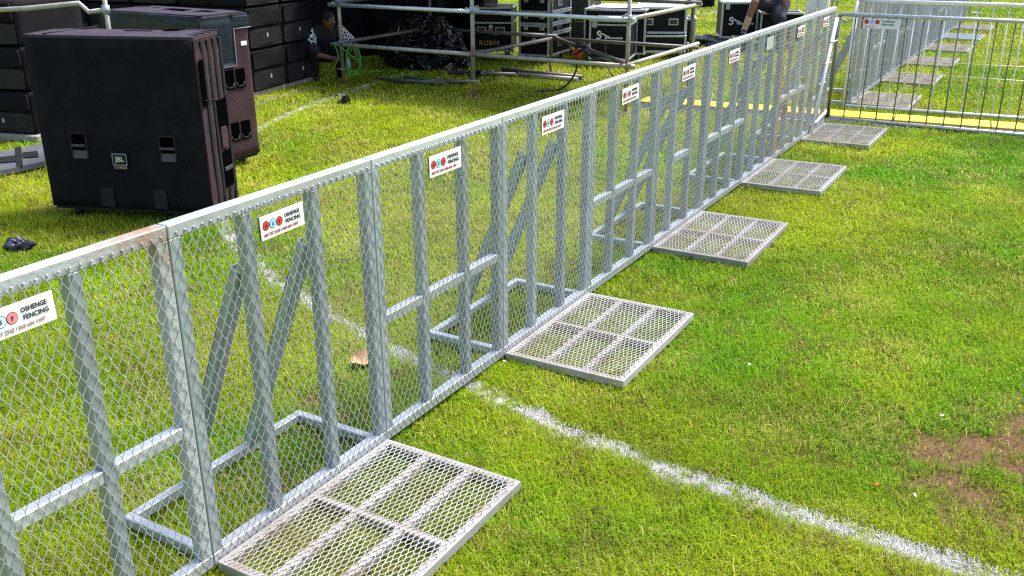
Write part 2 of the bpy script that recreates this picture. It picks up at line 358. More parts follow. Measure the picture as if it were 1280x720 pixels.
az = rng.uniform(0, 2*np.pi, n); lean = np.clip(rng.normal(1.27, .36, n), .15, 1.57)
tall = np.clip(fbm(x*6+11, y*6+5)*1.5+.25, .5, 1.5)
ln = ln*rng.uniform(.6, 1.75, n)*tall; wd = wd*rng.uniform(.7, 1.25, n)
straggler = rng.random(n) < .015; ln[straggler] *= 1.9
online = dist_line(x, y, LINE) < .06; ln[online] *= .72; lean[online] = np.clip(lean[online]+.2, .3, 1.55)
dx, dy = np.cos(az), np.sin(az)
h1 = ln*.55*np.cos(lean*.65); o1 = ln*.55*np.sin(lean*.65); h2 = h1+ln*.5*np.cos(lean*1.25); o2 = o1+ln*.5*np.sin(lean*1.25)
h2 = np.maximum(h2, .006)
z0 = np.full(n, -.014)
sx_, sy_ = -dy*wd/2, dx*wd/2
V = np.empty((n, 5, 3), np.float32)
V[:,0] = np.stack([x-sx_, y-sy_, z0], 1); V[:,1] = np.stack([x+sx_, y+sy_, z0], 1)
V[:,2] = np.stack([x+dx*o1-sx_*.8, y+dy*o1-sy_*.8, h1], 1); V[:,3] = np.stack([x+dx*o1+sx_*.8, y+dy*o1+sy_*.8, h1], 1)
sw = rng.normal(0, .38, n)*o2
V[:,4] = np.stack([x+dx*o2-dy*sw, y+dy*o2+dx*sw, h2], 1)
b5 = np.arange(n)*5
quads = np.stack([b5, b5+1, b5+3, b5+2], 1); tris = np.stack([b5+2, b5+3, b5+4], 1)
grass = np_mesh('grass', V.reshape(-1, 3), quads, grm, tris=tris)
tag(grass, 'short green and straw coloured turf covering the pitch', 'grass', kind='stuff')
cg = np.array([.135,.330,.006]); cy = np.array([.370,.465,.012]); cs = np.array([.54,.49,.12]); cb = np.array([.24,.15,.07])
stage = np.clip((-(x-A0.x)*NV.x-(y-A0.y)*NV.y)/1.5, 0, 1)*np.clip((y-3.8)/3, 0, 1)   # drier turf on the far side of the fence
t1 = np.clip((lush-.47)*3.0+.56+.25*stage+rng.normal(0, .24, n), 0, 1)[:,None]
ts = (rng.random(n) < np.clip((dry-.44)*.9+.05+.09*stage, .02, .45)+.25*dm)[:,None]
tb = (rng.random(n) < np.clip((mid-.50)*1.2, .02, .38)+.5*dm)[:,None]
C = cg*(1-t1)+cy*t1; C = np.where(ts, cs*rng.uniform(.7, 1.25, (n,1)), C); C = np.where(tb & ~ts, cb*rng.uniform(.6, 1.3, (n,1)), C)
C = C*rng.uniform(.72, 1.22, (n,1))*(.80+.40*np.clip(fbm(x*1.7+8, y*1.7+21, 4)*1.6-.3, 0, 1))[:,None]
dl = dist_line(x, y, LINE); edge = .047+.020*(vnoise(x*8, y*8)-.5)*2
behind = np.clip(-((x-A0.x)*NV.x+(y-A0.y)*NV.y)/.05, 0, 1)
pp = np.clip((edge-dl)/.018+.3, 0, 1)*np.clip(fbm(x*13+5, y*13)*3.4-.95, .12, 1)*(1-.12*behind)*np.where(y > 8.5, 1.1, 1)
dlb = dist_line(x, y, LINE_B); pp = np.maximum(pp, .30*(dlb < .05)); dlc = dist_line(x, y, LINE_C); pp = np.maximum(pp, .45*(dlc < .07))
painted = (rng.random(n) < pp)[:,None]
C = np.where(painted, np.array([.74,.74,.765])*rng.uniform(.65, 1.08, (n,1)), C)
C4 = np.concatenate([C, np.ones((n,1))], 1).astype(np.float32)
ca = grass.data.color_attributes.new('Col', 'FLOAT_COLOR', 'POINT'); ca.data.foreach_set('color', np.repeat(C4, 5, 0).ravel())

# ------------------------------------------------------------------ fence panels
def lattice(w, h, px, pz, t, dep, bond=.006, along='z', jit=.0009, seed=3):
    """expanded metal: strands between the diamond corners, short double width bonds at the corners; XZ plane, front at y=0"""
    nx, nz = int(round(w/px)), int(round(h/pz)); px, pz = w/nx, h/nz; rj = np.random.default_rng(seed)
    J = rj.normal(0, jit, (2*nx+2, 2*nz+2, 2))
    P = lambda a, c: np.array([a*px/2, c*pz/2])+J[a, c]
    bv = np.array([0, bond]) if along == 'z' else np.array([bond, 0]); segs = []; wid = []
    for a in range(nx):
        for c in range(nz):
            B_, R_, T_, L_c = P(2*a+1, 2*c), P(2*a+2, 2*c+1), P(2*a+1, 2*c+2), P(2*a, 2*c+1)
            if along == 'z': q = ((B_+bv, R_-bv), (R_+bv, T_-bv), (T_-bv, L_c+bv), (L_c-bv, B_+bv))
            else: q = ((B_+bv, R_-bv), (R_-bv, T_+bv), (T_-bv, L_c+bv), (L_c+bv, B_-bv))
            for p_, q_ in q: segs.append((*p_, *q_)); wid.append(t)
            for N_ in (B_, R_): segs.append((*(N_-bv*1.15), *(N_+bv*1.15))); wid.append(t*1.35)
    S = np.array(segs); wid = np.array(wid)[:,None]; d = S[:,2:]-S[:,:2]; L = np.hypot(d[:,0], d[:,1])[:,None]; d = d/L; nrm = np.stack([-d[:,1], d[:,0]], 1)*wid/2
    p, q = S[:,:2]-d*t*.3, S[:,2:]+d*t*.3; out = []
    yj = (np.arange(len(S)) % 3)*.0003
    for Pp in (p, q):
        for sg, yy in ((-1, 0), (1, 0), (1, dep), (-1, dep)):
            o = Pp+nrm*sg; out.append(np.stack([o[:,0], yj+yy, o[:,1]], 1))
    Vv = np.stack(out, 1).reshape(-1, 3); b = np.arange(len(S))*8
    Q = np.concatenate([np.stack([b+k, b+(k+1) % 4, b+4+(k+1) % 4, b+4+k], 1) for k in range(4)])
    return Vv, Q
PO = .042                                    # post section
HT, ZB = 1.2, .03
ups = (PW/3-PO/2-.002, 2*PW/3-PO/2+.002)
GAP = .002
meshV, meshQ = lattice(PW-2*GAP-.02, HT-.062, .0330, .0680, .0021, .0016, .0042)
meshV = meshV+np.array([GAP+.01, -.0030, ZB+.012])
pmV, pmQ = lattice(PW-.03, .60, .0560, .0212, .0031, .0024, .0035, 'x')
def sign(parent, faded=False, blank=False, plain=False):
    W_, H_ = .228, .087; x0 = PW/2-W_/2-.006; z0 = 1.050
    if blank:
        s = MB().cbox(x0, x0+W_*.8, -.012, -.0085, z0-.01, z0+H_, .001).build('sign', steel_lt, parent); s['label'] = 'bare grey metal sign plate with no print'; return s
    s = MB().cbox(x0, x0+W_, -.0125, -.0085, z0, z0+H_, .001).build('sign', worn if faded else white, parent)
    MB().box(x0-.004, x0, -.011, -.0085, z0, z0+H_).build('sign_edge', signback, s)
    y = -.0132
    cols = (pink, paleblue, pink) if faded else (red, blue, red)
    for k in range(3):
        cx, cz = x0+.028+k*.0345, z0+H_-.036-.0005*k
        e = MB().disc((cx, y+.0006, cz), (0,1,0), .0174, .0010, 28).build('emblem_outline', ink, s)
        MB().disc((cx, y, cz), (0,1,0), .0155, .0012, 28).build('emblem', cols[k], s)
        text('OSF'[k], .017, ink, s, front_at(cx, y-.0012, cz-.006), 'emblem_letter', align='CENTER')
    ik = ink
    text('OSHENGE', .0200, ik, s, front_at(x0+.124, y-.0004, z0+H_-.031), sx=.90)
    text('FENCING', .0200, ik, s, front_at(x0+.128, y-.0004, z0+H_-.053), sx=.95)
    s.matrix_local = Matrix.Translation((x0, 0, z0+H_)) @ Matrix.Diagonal((.875, 1, .91, 1)) @ Matrix.Translation((-x0, 0, -z0-H_))
    text('083 737 2343 / 068 604 1187', .0160, fadeink if faded else redink, s, front_at(x0+.014, y-.0004, z0+.012), sx=.93)
    return s
def make_panel(plate, smat=steel, mesh_mat=None, left=None, right=None, top=None, pl=None, mid=True):
    t = thing('fence_panel', '-', 'fence panel')
    MB().cbox(GAP, PW-GAP, 0, .042, ZB, ZB+.045, .003).build('bottom_rail', steel_lt, t)
    # rivets and folded strand ends along the top rail
    r = MB().cbox(GAP, PW-GAP, 0, .045, HT-.042, HT, .003)
    for k in range(28):
        xx = GAP+.026+k*.0322; r.ell((xx, -.002, HT-.027), (.0042,.004,.0042), 8, 5)
    r.build('top_rail', top or steel_lt, t)
    zlo, zhi = ZB+.045, HT-.042
    MB().cbox(GAP, GAP+PO, .001, PO, zlo, zhi, .003).build('post', left or smat, t)
    MB().cbox(PW-GAP-PO, PW-GAP, .001, PO, zlo, zhi, .003).build('post', right or smat, t)
    for u in ups: MB().cbox(u, u+PO, .001, PO, zlo, zhi, .003).build('upright', smat, t)
    if not plate and mid:
        m = MB(); z = .53
        for a, b_ in ((GAP+PO, ups[0]), (ups[0]+PO, ups[1]), (ups[1]+PO, PW-GAP-PO)): m.cbox(a, b_, .002, PO-.002, z, z+.04, .003)
        m.build('mid_rail', steel_lt, t)
    np_mesh('mesh_infill', meshV, meshQ, mesh_mat or wire, t)
    if plate:
        p = thing('base_plate', None, None); p.parent = t
        DP = .63; zt = .046; f = MB(); fw = .034; x0, x1 = .006, PW-.006; y0, y1 = -.004, -DP
        f.cbox(x0, x1, y0-fw, y0, .008, zt, .002); f.cbox(x0, x1, y1, y1+fw, .008, zt, .002)
        f.cbox(x0, x0+fw, y1+fw, y0-fw, .008, zt, .002); f.cbox(x1-fw, x1, y1+fw, y0-fw, .008, zt, .002)
        f.build('plate_frame', pl or plateframe, p)
        g = MB()
        for k in (1, 2):
            yy = y0-fw/2-(DP-fw)*k/3; g.cbox(x0+fw, x1-fw, yy-.016, yy+.016, .012, zt-.001, .002)
        for k in range(3):
            ya = y0-fw-(0 if k == 0 else (DP-fw)*k/3-fw/2+.016)
            yb = y0-(DP-fw)*(k+1)/3+(0 if k == 2 else -fw/2+.016)
            g.cbox(PW/2-.016, PW/2+.016, yb, ya, .012, zt-.0015, .002)
        g.build('plate_bar', pl or plateframe, p)
        Vp = np.stack([pmV[:,0]+.015, -(pmV[:,2]+.019), zt+.0034-pmV[:,1]], 1)
        np_mesh('plate_mesh', Vp, pmQ[:, ::-1], pl or platewire, p)
        rf = MB(); RD = .47
        rf.cbox(.012, .048, PO+.002, RD, .014, .052, .003); rf.cbox(PW-.048, PW-.012, PO+.002, RD, .014, .052, .003)
        rf.cbox(.048, PW-.048, RD-.036, RD, .014, .052, .003)
        rf.build('rear_frame', steel_lt, t)
        for u in ups:
            c = u+PO/2; p0 = Vector((c, RD-.02, .056)); p1 = Vector((c, PO+.02, .965)); dd = (p1-p0).normalized(); nn = dd.cross(Vector((1,0,0))).normalized()
            br = MB()
            br.bar(p0-Vector((.019,0,0)), p1-Vector((.019,0,0)), .004, .042, nn)
            br.bar(p0+nn*.021, p1+nn*.021, .042, .004, nn); br.bar(p0-nn*.021, p1-nn*.021, .042, .004, nn)
            b_ = br.build('brace', smat, t)
            for yb, zb_ in ((PO+.02, .94), (RD-.035, .085)): MB().disc((c, yb, zb_), (1,0,0), .010, .062, 10).build('bolt', clampm, b_)
    return t
G1 = 'mesh barrier panels along the near fence'; G2 = 'mesh barrier panels beyond the cable ramp'
def place(t, s, label, group):
    p = A0+DV*s; t.location = p; t.rotation_euler = (0, 0, FRZ); tag(t, label, 'fence panel', group); return t
def set_mat(t, name, mat, which=0):
    ch = [c for c in t.children if c.name.split('.')[0] == name]
    ch = sorted(ch, key=lambda o: o.data.vertices[0].co.x); o = ch[which]; o.data = o.data.copy(); o.data.materials.clear(); o.data.materials.append(mat); return o
PA = make_panel(True); PB = make_panel(False)
far_wire = M('rusting_mesh_wire', (.55,.53,.50), .5, .3, (6, (.42,.27,.13), .5, .62))
mesh_only_src = {True: copy_tree(PA), False: copy_tree(PB)}
labels1 = {-1: 'steel mesh fence panel cut by the left edge, rusted corner and scratched sign',
 0: 'fence panel with the largest and nearest white floor plate',
 1: 'fence panel with a mid rail, standing over the white pitch line',
 2: 'fence panel whose floor plate lies just beyond the white pitch line',
 3: 'fence panel with a mid rail between the two middle floor plates',
 4: 'fence panel with floor plate, third counted from the nearest plate',
 5: 'fence panel with a mid rail seen against yellow cable ramp and flight cases',
 6: 'fence panel with blank grey sign and the fourth floor plate',
 7: 'fence panel with one orange rusted post in front of the person in shorts',
 8: 'last panel of the near fence, beside the dark pedestrian barrier'}
for k in range(-1, 9):
    plate = k % 2 == 0
    t = PA if k == 0 else (PB if k == 1 else copy_tree(mesh_only_src[plate]))
    place(t, k*PW, labels1[k], G1)
    for c in t.children:
        if c.name.startswith('base_plate'): c.rotation_euler = (-R(random.uniform(.1, 1.0)), R(random.uniform(-.3, .3)), 0)
    if k == 6: sign(t, blank=True)
    else:
        sg = sign(t, faded=(k == -1)); pv = Matrix.Translation((PW/2, -.010, 1.09)); sg.matrix_local = pv @ Matrix.Rotation(R(random.uniform(-1.6, 1.6)), 4, 'Y') @ pv.inverted() @ sg.matrix_local
    if k == -1:
        o = set_mat(t, 'post', cornerrust, 1); o['label'] = 'post with brown rust at its top'
        o = set_mat(t, 'top_rail', cornerrust, 0); o['label'] = 'top rail with rusted end'
    if k == 7:
        o = set_mat(t, 'post', rust, 0); o['label'] = 'orange rusted post'; set_mat(t, 'mesh_infill', far_wire)
    if k == 8: set_mat(t, 'mesh_infill', far_wire)
    if k == 4:
        m = MB().cbox(ups[0]+PO, ups[1], .002, PO-.002, .53, .57, .003).build('mid_rail', steel_lt, t)
S2 = 9.62
plate_words = ['just beyond the yellow cable ramp', 'second beyond the yellow ramp, brownish', 'third beyond the yellow ramp', 'fourth beyond the yellow ramp', 'fifth beyond the yellow ramp', 'farthest away, near the rounded barrier']
for k in range(12):
    plate = k % 2 == 0
    t = copy_tree(mesh_only_src[plate])
    lab = 'far fence panel with floor plate '+plate_words[k//2] if plate else 'far fence panel without plate, right after the plate panel '+plate_words[k//2]
    place(t, S2+k*PW, lab, G2)
    if plate:
        bp_ = [c for c in t.children if c.name.startswith('base_plate')][0]
        for c in bp_.children:
            c.data = c.data.copy(); c.data.materials.clear(); c.data.materials.append(dullplate if k in (0, 2, 4, 6, 10) else steel)
for s in mesh_only_src.values():
    for c in list(s.children):
        for g in list(c.children): bpy.data.objects.remove(g)
        bpy.data.objects.remove(c)
    bpy.data.objects.remove(s)

# ------------------------------------------------------------------ pedestrian barriers and cable ramp
def ped_barrier(p0, p1, label, h=1.1, lean=0., mats=None, sgn=False, group=None, nbar=None, feet=True):
    p0, p1 = Vector(p0), Vector(p1); L = (p1-p0).length; dirv = (p1-p0).normalized()
    t = thing('pedestrian_barrier', label, 'barrier', p0, math.atan2(dirv.y, dirv.x), group); mt, mb, mv, mp_ = mats
    tl = lambda z: lean*z
    zb = .035
    MB().tube([(0, tl(h), h), (L, tl(h), h)], .021, 12).build('top_rail', mt, t)
    MB().tube([(0, tl(zb), zb), (L, tl(zb), zb)], .019, 12).build('bottom_rail', mb, t)
    for xx in (0, L): MB().tube([(xx, 0, .015), (xx, tl(h), h)], .021, 12).build('end_post', mp_, t)
    nb = nbar or int(L/.17); v = MB()
    for k in range(1, nb):
        xx = L*k/nb; wob = random.uniform(-.008, .008)
        v.tube([(xx, tl(zb), zb), (xx+wob, tl(.6), .6), (xx, tl(h), h)], .0075, 6)
    v.build('bar', mv, t)
    MB().tube([(0, tl(.55), .55), (L, tl(.55), .55)], .004, 6).build('cross_wire', grey_bar, t)
    if feet:
        for xx in (.18, L-.18):
            MB().tube([(xx, -.24, .018), (xx, tl(zb), zb), (xx, .24, .018)], .016, 8).build('foot', mb, t)
    hk = MB()
    for z in (.45, .8): hk.tube([(-.022, tl(z), z), (-.075, tl(z), z), (-.075, tl(z), z-.06)], .007, 6)
    hk.build('hook', grey_bar, t)
    if sgn:
        s = MB().cbox(.24, .60, -.010, -.004, h-.125, h-.028, .001).build('sign', white, t)
        MB().box(.222, .24, -.012, .012, h-.125, h-.02).box(.60, .622, -.012, .012, h-.13, h-.02).build('sign_bracket', rusty, s)
        for k, c in enumerate((red, blue, red)): MB().disc((.272+.052*k, -.0115, h-.06), (0,1,0), .023, .002, 24).build('emblem', c, s)
        text('OSHENGE', .030, ink, s, front_at(.415, -.0118, h-.062), sx=.95); text('FENCING', .030, ink, s, front_at(.418, -.0118, h-.093), sx=.95)
        text('083 737 2343', .018, redink, s, front_at(.26, -.0118, h-.115))
    return t
g0 = at(1034, 151); g1 = g0+NV*3.2
g1 = Vector((at(1280, 173).x, at(1280, 173).y, 0)); gd = (g1-g0).normalized()
ped_barrier(g0, g0+gd*2.6, 'dark topped pedestrian barrier with a white sign plate, in front of yellow cable ramp', 1.10, 0.0, (grey_bar, grey_bar, dark_bar, dark_bar), True, 'pedestrian barriers across the gap', nbar=16, feet=False)
q0 = at(1053, 136); qd = (at(1280, 152)-q0).normalized()
ped_barrier(q0, q0+qd*2.6, 'pale pedestrian barrier leaning away behind the yellow cable ramp', 1.16, .25, (pale_bar, pale_bar, pale_bar, pale_bar), False, 'pedestrian barriers across the gap', nbar=17, feet=False)
# folded barrier leaning on the fence end, seen edge on
b0 = at(1003, 172); t = thing('leaning_tube_frame', 'white tube frame leaning against the last near fence panel', 'tube frame', b0, FRZ)
top = Vector((.55, -.08, 1.10))
MB().tube([(0,-.07,.015), top], .019, 10).build('long_tube', pale_bar, t)
MB().tube([(.02,-.02,.10), (.30,-.055,.115), (.62,-.06,.16)], .016, 10).build('foot_tube', pale_bar, t)
for f in (.45, .62, .8):
    q = top*f; MB().tube([q+Vector((-.07,-.02,0)), q+Vector((.08,-.05,.01))], .008, 8).build('hook', grey_bar, t)
# yellow cable ramp units: from the stage side across the gap
r0 = at(803, 130); r1 = at(1280, 165.5); rd = (r1-r0); rl = rd.length; rd.normalize(); rz = math.atan2(rd.y, rd.x)
proto = thing('cable_ramp', '-', 'cable ramp')
UL = .92
pr = MB(); prof = [(-.30,.004),(-.17,.052),(.17,.052),(.30,.004)]
pr.add([(a, yy, z) for a in (.004, UL-.004) for yy, z in prof], [(0,1,2,3),(7,6,5,4),(0,4,5,1),(1,5,6,2),(2,6,7,3),(3,7,4,0)]); pr.build('ramp_body', rubber, proto)
pr = MB().cbox(.006, UL-.006, -.165, .165, .0525, .066, .004); pr.build('yellow_lid', yellow, proto)
pr = MB()
for k in range(14): pr.box(.04+k*.062, .075+k*.062, -.14, .14, .0665, .0690)
pr.build('lid_tread', yellow, proto)
nu = 6
rlabels = ['yellow and black cable ramp unit, free end seen through the fence mesh by the stage', 'cable ramp unit second from the free end, seen through mesh', 'cable ramp unit third from the free end, seen through mesh', 'cable ramp unit lying under the end of the near fence', 'cable ramp unit between the two pedestrian barriers, next to fence', 'cable ramp unit between the two barriers, cut by the right edge']
for k in range(nu):
    u = proto if k == 0 else copy_tree(proto)
    u.location = r0+rd*(k*UL)+Vector((0,0,-.002)); u.rotation_euler = (0,0,rz); tag(u, rlabels[k], 'cable ramp', 'yellow cable ramp units')
# far barriers
far_b = thing('far_barrier', '-', 'barrier'); bpy.data.objects.remove(far_b)
fb0 = at(930, 27.5); fb1 = at(1070, 26.5)
fd = (fb1-fb0).normalized()
for k in range(2):
    p = fb0+fd*(k*2.35-.4)
    ped_barrier(p, p+fd*2.25, ['pale far pedestrian barrier behind the person in black shorts', 'pale far pedestrian barrier behind the person in white trousers'][k], 1.05, 0, (grey_bar,)*4, False, 'pale far pedestrian barriers', nbar=3)
p = at(1211, 19.5); t = thing('rounded_barrier', 'far barrier with a rounded white tube end past the last fence panel', 'barrier', p, R(5))
MB().tube([(0,0,.05),(0,0,.35),(.05,.0,.42),(.33,0,.42),(.42,.0,.36),(.50,0,.22)], .022, 10).build('end_loop', grey_bar, t)
MB().tube([(0,0,.05),(.24,0,.05),(.32,0,-.0)], .020, 10).build('foot_tube', grey_bar, t)
MB().tube([(.33,0,.42),(.22,0,.05)], .014, 8).build('stay', grey_bar, t)
MB().tube([(0,0,.36),(-.02,-.1,.95),(2.2,.2,.98)], .03, 10).build('hand_rail', grey_bar, t)
MB().tube([(2.2,.2,.98),(2.2,.2,.0)], .03, 10).build('end_post', grey_bar, t)

# ------------------------------------------------------------------ speakers
def handle_front(parent, cx, y, z0, w_, h_):
    """bar handle on a face that looks along -Y, recess shade painted as a flat black plate"""
    hd = MB().box(cx-w_/2, cx+w_/2, y-.002, y+.004, z0, z0+h_).build('handle', hole_shade, parent)
    fr = MB(); e = .012
    fr.cbox(cx-w_/2-e, cx-w_/2, y-.012, y+.002, z0-e, z0+h_+e, .003).cbox(cx+w_/2, cx+w_/2+e, y-.012, y+.002, z0-e, z0+h_+e, .003)
    fr.cbox(cx-w_/2, cx+w_/2, y-.012, y+.002, z0+h_, z0+h_+e, .003); fr.build('handle_frame', blackbox, hd)
    gb = MB(); gb.tube([(cx-w_/2, y-.010, z0+h_*.5), (cx+w_/2, y-.010, z0+h_*.5)], .012, 8)
    gb.add([(cx-w_/2,y-.014,z0-.01),(cx+w_/2,y-.014,z0-.01),(cx+w_/2,y-.003,z0+h_*.28),(cx-w_/2,y-.003,z0+h_*.28)], [(0,1,2,3)])
    gb.build('handle_grip', handlem, hd)
def caster(parent, x, y):
    c = MB(); c.box(x-.035, x+.035, y-.035, y+.035, .070, .078); c.bar((x-.022,y,.045),(x-.022,y,.072),.004,.04,(0,1,0)); c.bar((x+.022,y,.045),(x+.022,y,.072),.004,.04,(0,1,0))
    o = c.build('caster', handlem, parent); MB().disc((x, y, .042), (1,0,0), .040, .032, 18).build('wheel', blackbox, o)
def soft_box(x0, x1, y0, y1, z0, z1, amp=.006, seed=0, n=14):
    """padded cover: subdivided box with gently uneven faces and rounded edges"""
    bm = bmesh.new(); bmesh.ops.create_cube(bm, size=1)
    bmesh.ops.subdivide_edges(bm, edges=bm.edges[:], cuts=n, use_grid_fill=True)
    rr = random.Random(seed); ph = [rr.uniform(0, 6) for _ in range(6)]
    for v in bm.verts:
        x_, y_, z_ = v.co; n_ = Vector((abs(x_) > .499 and math.copysign(1, x_) or 0, abs(y_) > .499 and math.copysign(1, y_) or 0, abs(z_) > .499 and math.copysign(1, z_) or 0))
        p = Vector(((x0+x1)/2+x_*(x1-x0), (y0+y1)/2+y_*(y1-y0), (z0+z1)/2+z_*(z1-z0)))
        k = sum(1 for c in n_ if c)
        off = amp*(math.sin(p.x*7+ph[0])*math.sin(p.z*6+ph[1])+math.sin(p.y*9+ph[2]+p.z*4)*.6+.5*math.sin(p.x*17+p.z*11+ph[3]))
        if k == 1: p += n_*off
        elif k >= 2: p -= n_.normalized()*.010
        v.co = p
    m = MB(); bm.verts.index_update(); m.add([v.co[:] for v in bm.verts], [[v.index for v in f.verts] for f in bm.faces], True); bm.free(); return m
def label_plate(parent, cx, y, z0):
    p = MB().cbox(cx-.055, cx+.055, y-.006, y, z0, z0+.115, .002).build('badge', blackbox, parent)
    f = MB()
    for a in ((cx-.055,cx+.055,z0+.109,z0+.115),(cx-.055,cx+.055,z0+.030,z0+.036),(cx-.055,cx-.050,z0+.036,z0+.109),(cx+.050,cx+.055,z0+.036,z0+.109)): f.box(a[0], a[1], y-.0085, y-.0062, a[2], a[3])
    f.build('badge_frame', seam, p)
    text('JBL', .050, M('badge_cream', (.72,.66,.52), .5), p, front_at(cx, y-.0075, z0+.058), align='CENTER')
    MB().box(cx-.05, cx+.05, y-.0085, y-.0062, z0+.006, z0+.024).build('badge_strip', M('badge_orange', (.38,.17,.07), .6, 0, (90, (.06,.04,.03), .48, .52)), p)

# near speaker: origin = front left bottom corner
W1, D1, H1 = 1.245, .405, 1.20
a_ = at(64.5, 257, .09); b_ = at(266, 267, .09); yaw = math.atan2(b_.y-a_.y, b_.x-a_.x)
t = thing('covered_speaker', 'large black covered speaker on castors nearest the fence, with square badge', 'speaker', (a_.x+.005, a_.y, 0), yaw, 'covered speakers on castors')
z0 = .085; z1 = z0+H1
c = soft_box(0, W1, 0, D1, z0, z1, .005, 1).build('cover', black, t)
tp = soft_box(.004, W1-.004, .004, D1-.004, z1-.012, z1+.013, .003, 2, 10).build('top_panel', purple, t)
for xx, yy, ww, dd in ((.27,.30,.17,.10),(.70,.28,.20,.022),(.93,.31,.12,.10)):
    MB().cbox(xx-ww/2, xx+ww/2, yy, yy+dd, z1+.013, z1+.0175, .001).build('slot', hole_shade, tp)
MB().tube([(.16,.01,z1+.016),(.20,.2,z1+.018),(.26,.5,z1+.016)], .005, 6).build('cover_seam', blackbox, tp)
for k in range(4): MB().box(.98, W1-.02, .13+k*.09, .165+k*.09, z1+.012, z1+.0165).build('top_ridge', blackbox if k % 2 else purple, tp)
for xx in (.305, .975): handle_front(t, xx, -.004, z0+.38, .105, .16)
label_plate(t, .60, -.006, z0+.298)
for xx in (.46, .865): MB().cbox(xx-.05, xx+.05, -.010, -.004, z0+.02, z0+.16, .002).build('patch', blackbox, t)
sp = soft_box(W1-.004, W1+.012, .01, D1-.01, z0+.01, z1-.005, .003, 3, 10).build('side_panel', brown, t)  # redder and lighter than the front: the stronger side light is in its colour
for k in range(4):
    yy = .08+k*.088; MB().cbox(W1+.010, W1+.020, yy, yy+.036, z0+.02, z1-.02, .003).build('side_strip', stripe, sp)
x_ = W1+.020
MB().box(x_-.002, x_+.003, .03, .085, z0+.75, z0+1.06).build('slot', hole_shade, sp)
MB().box(x_-.002, x_+.003, .20, .35, z0+.56, z0+.76).build('slot', hole_shade, sp)
MB().box(x_-.002, x_+.003, .21, .33, z0+.14, z0+.40).build('slot', hole_shade, sp)
MB().cbox(x_-.002, x_+.010, .21, .33, z0+.255, z0+.285, .003).build('grip_bar', handlem, sp)
MB().tube([(x_+.004, .04, z0+.79),(x_+.005,.25,z0+.765),(x_+.004,D1-.02,z0+.80)], .003, 6).build('flap_seam', blackbox, sp)
MB().cbox(x_-.002, x_+.006, .22, .30, z0+.42, z0+.57, .003).build('flap', brown, sp)
MB().cbox(.02, W1-.02, .02, D1-.02, .070, z0+.004, .002).build('dolly_board', blackbox, t)
for xx in (.16, W1-.16):
    for yy in (.08, D1-.08): caster(t, xx, yy)
# far speaker
f2 = at(249, 23, 1.285); a2 = f2-NV*1.20
t = thing('covered_speaker', 'maroon sided speaker half covered by a navy tarpaulin, behind the large black one', 'speaker', (a2.x, a2.y, 0), math.atan2(NV.y, NV.x), 'covered speakers on castors')
W2, D2 = 1.20, .52
c = soft_box(0, W2, 0, D2, z0, z1-.01, .005, 5).build('cover', brown, t)
nv = soft_box(-.012, W2+.004, -.014, D2+.01, z1-.02, z1+.012, .004, 6, 12).build('tarpaulin', navy, t)
for a in ((-.014,W2+.012,-.022,-.006,z0+.76,z1), ): soft_box(*a, .006, 8, 14).build('front_flap', navy, nv)
soft_box(W2+.002, W2+.016, -.016, .33, z0+.79, z1, .004, 9, 10).build('side_flap', navy, nv)
soft_box(W2+.002, W2+.014, .33, D2+.01, z1-.11, z1, .003, 10, 8).build('side_flap', navy, nv)
MB().tube([(W2+.017,-.01,z0+.79),(W2+.018,.33,z0+.79),(W2+.018,.335,z1-.11),(W2+.017,D2+.01,z1-.11)], .004, 6).build('piping', seam, nv)
tpp = soft_box(.02, W2-.02, .02, D2-.02, z1+.008, z1+.020, .003, 11, 10).build('top_panel', purple, t)
for xx, yy, ww, dd in ((.22,.30,.20,.10),(.60,.25,.25,.10),(.95,.25,.18,.10)): MB().cbox(xx-ww/2, xx+ww/2, yy, yy+dd, z1+.020, z1+.0245, .001).build('slot', hole_shade, tpp)
x_ = W2+.006
for zz in (z0+.60, z0+.16):
    h_ = MB().box(x_-.004, x_+.002, .18, .42, zz, zz+.16).build('handle', hole_shade, t)
    g = MB(); g.cbox(x_-.002, x_+.008, .285, .305, zz, zz+.16, .002)
    for yy in (.19, .31): g.tube([(x_+.003, yy+.0, zz+.05),(x_+.004,yy+.02,zz+.015),(x_+.004,yy+.08,zz+.015),(x_+.003,yy+.095,zz+.05)], .007, 6)
    g.build('handle_grip', blackbox, h_)
MB().box(x_, x_+.002, .41, .475, z0+.945, z0+.98).build('name_tag', white, t)
MB().cbox(.02, W2-.02, .02, D2-.02, .070, z0+.004, .002).build('dolly_board', blackbox, t)
for xx in (.16, W2-.16):
    for yy in (.08, D2-.08): caster(t, xx, yy)

# stacks of black subwoofers: local x = width of the grille side, grille looks along -Y
def make_sub(w_=.70, d_=.95, h_=.49):
    t = thing('subwoofer', '-', 'subwoofer')
    soft_box(0, w_, 0, d_, 0, h_, .003, random.randint(0,99), 8).build('cabinet', black, t)
    p = soft_box(.02, w_-.02, -.012, .002, .02, h_*.50, .004, random.randint(0,99), 8).build('grille', blackbox, t)
    q = soft_box(.02, w_-.02, -.035, .002, h_*.55, h_-.02, .004, random.randint(0,99), 8).build('hood', black, t)
    b = MB().cbox(w_*.52-.016, w_*.52+.016, -.022, -.016, h_*.26, h_*.26+.05, .001).build('badge', seam, t)
    text('JBL', .016, whitetxt, b, front_at(w_*.52, -.0225, h_*.26+.018), align='CENTER')
    # the side face that looks along +X carries a badge as well
    return t
sub0 = make_sub()
GS = 'stacked black subwoofers'
tier = ['bottom', 'middle', 'top']
k = 0
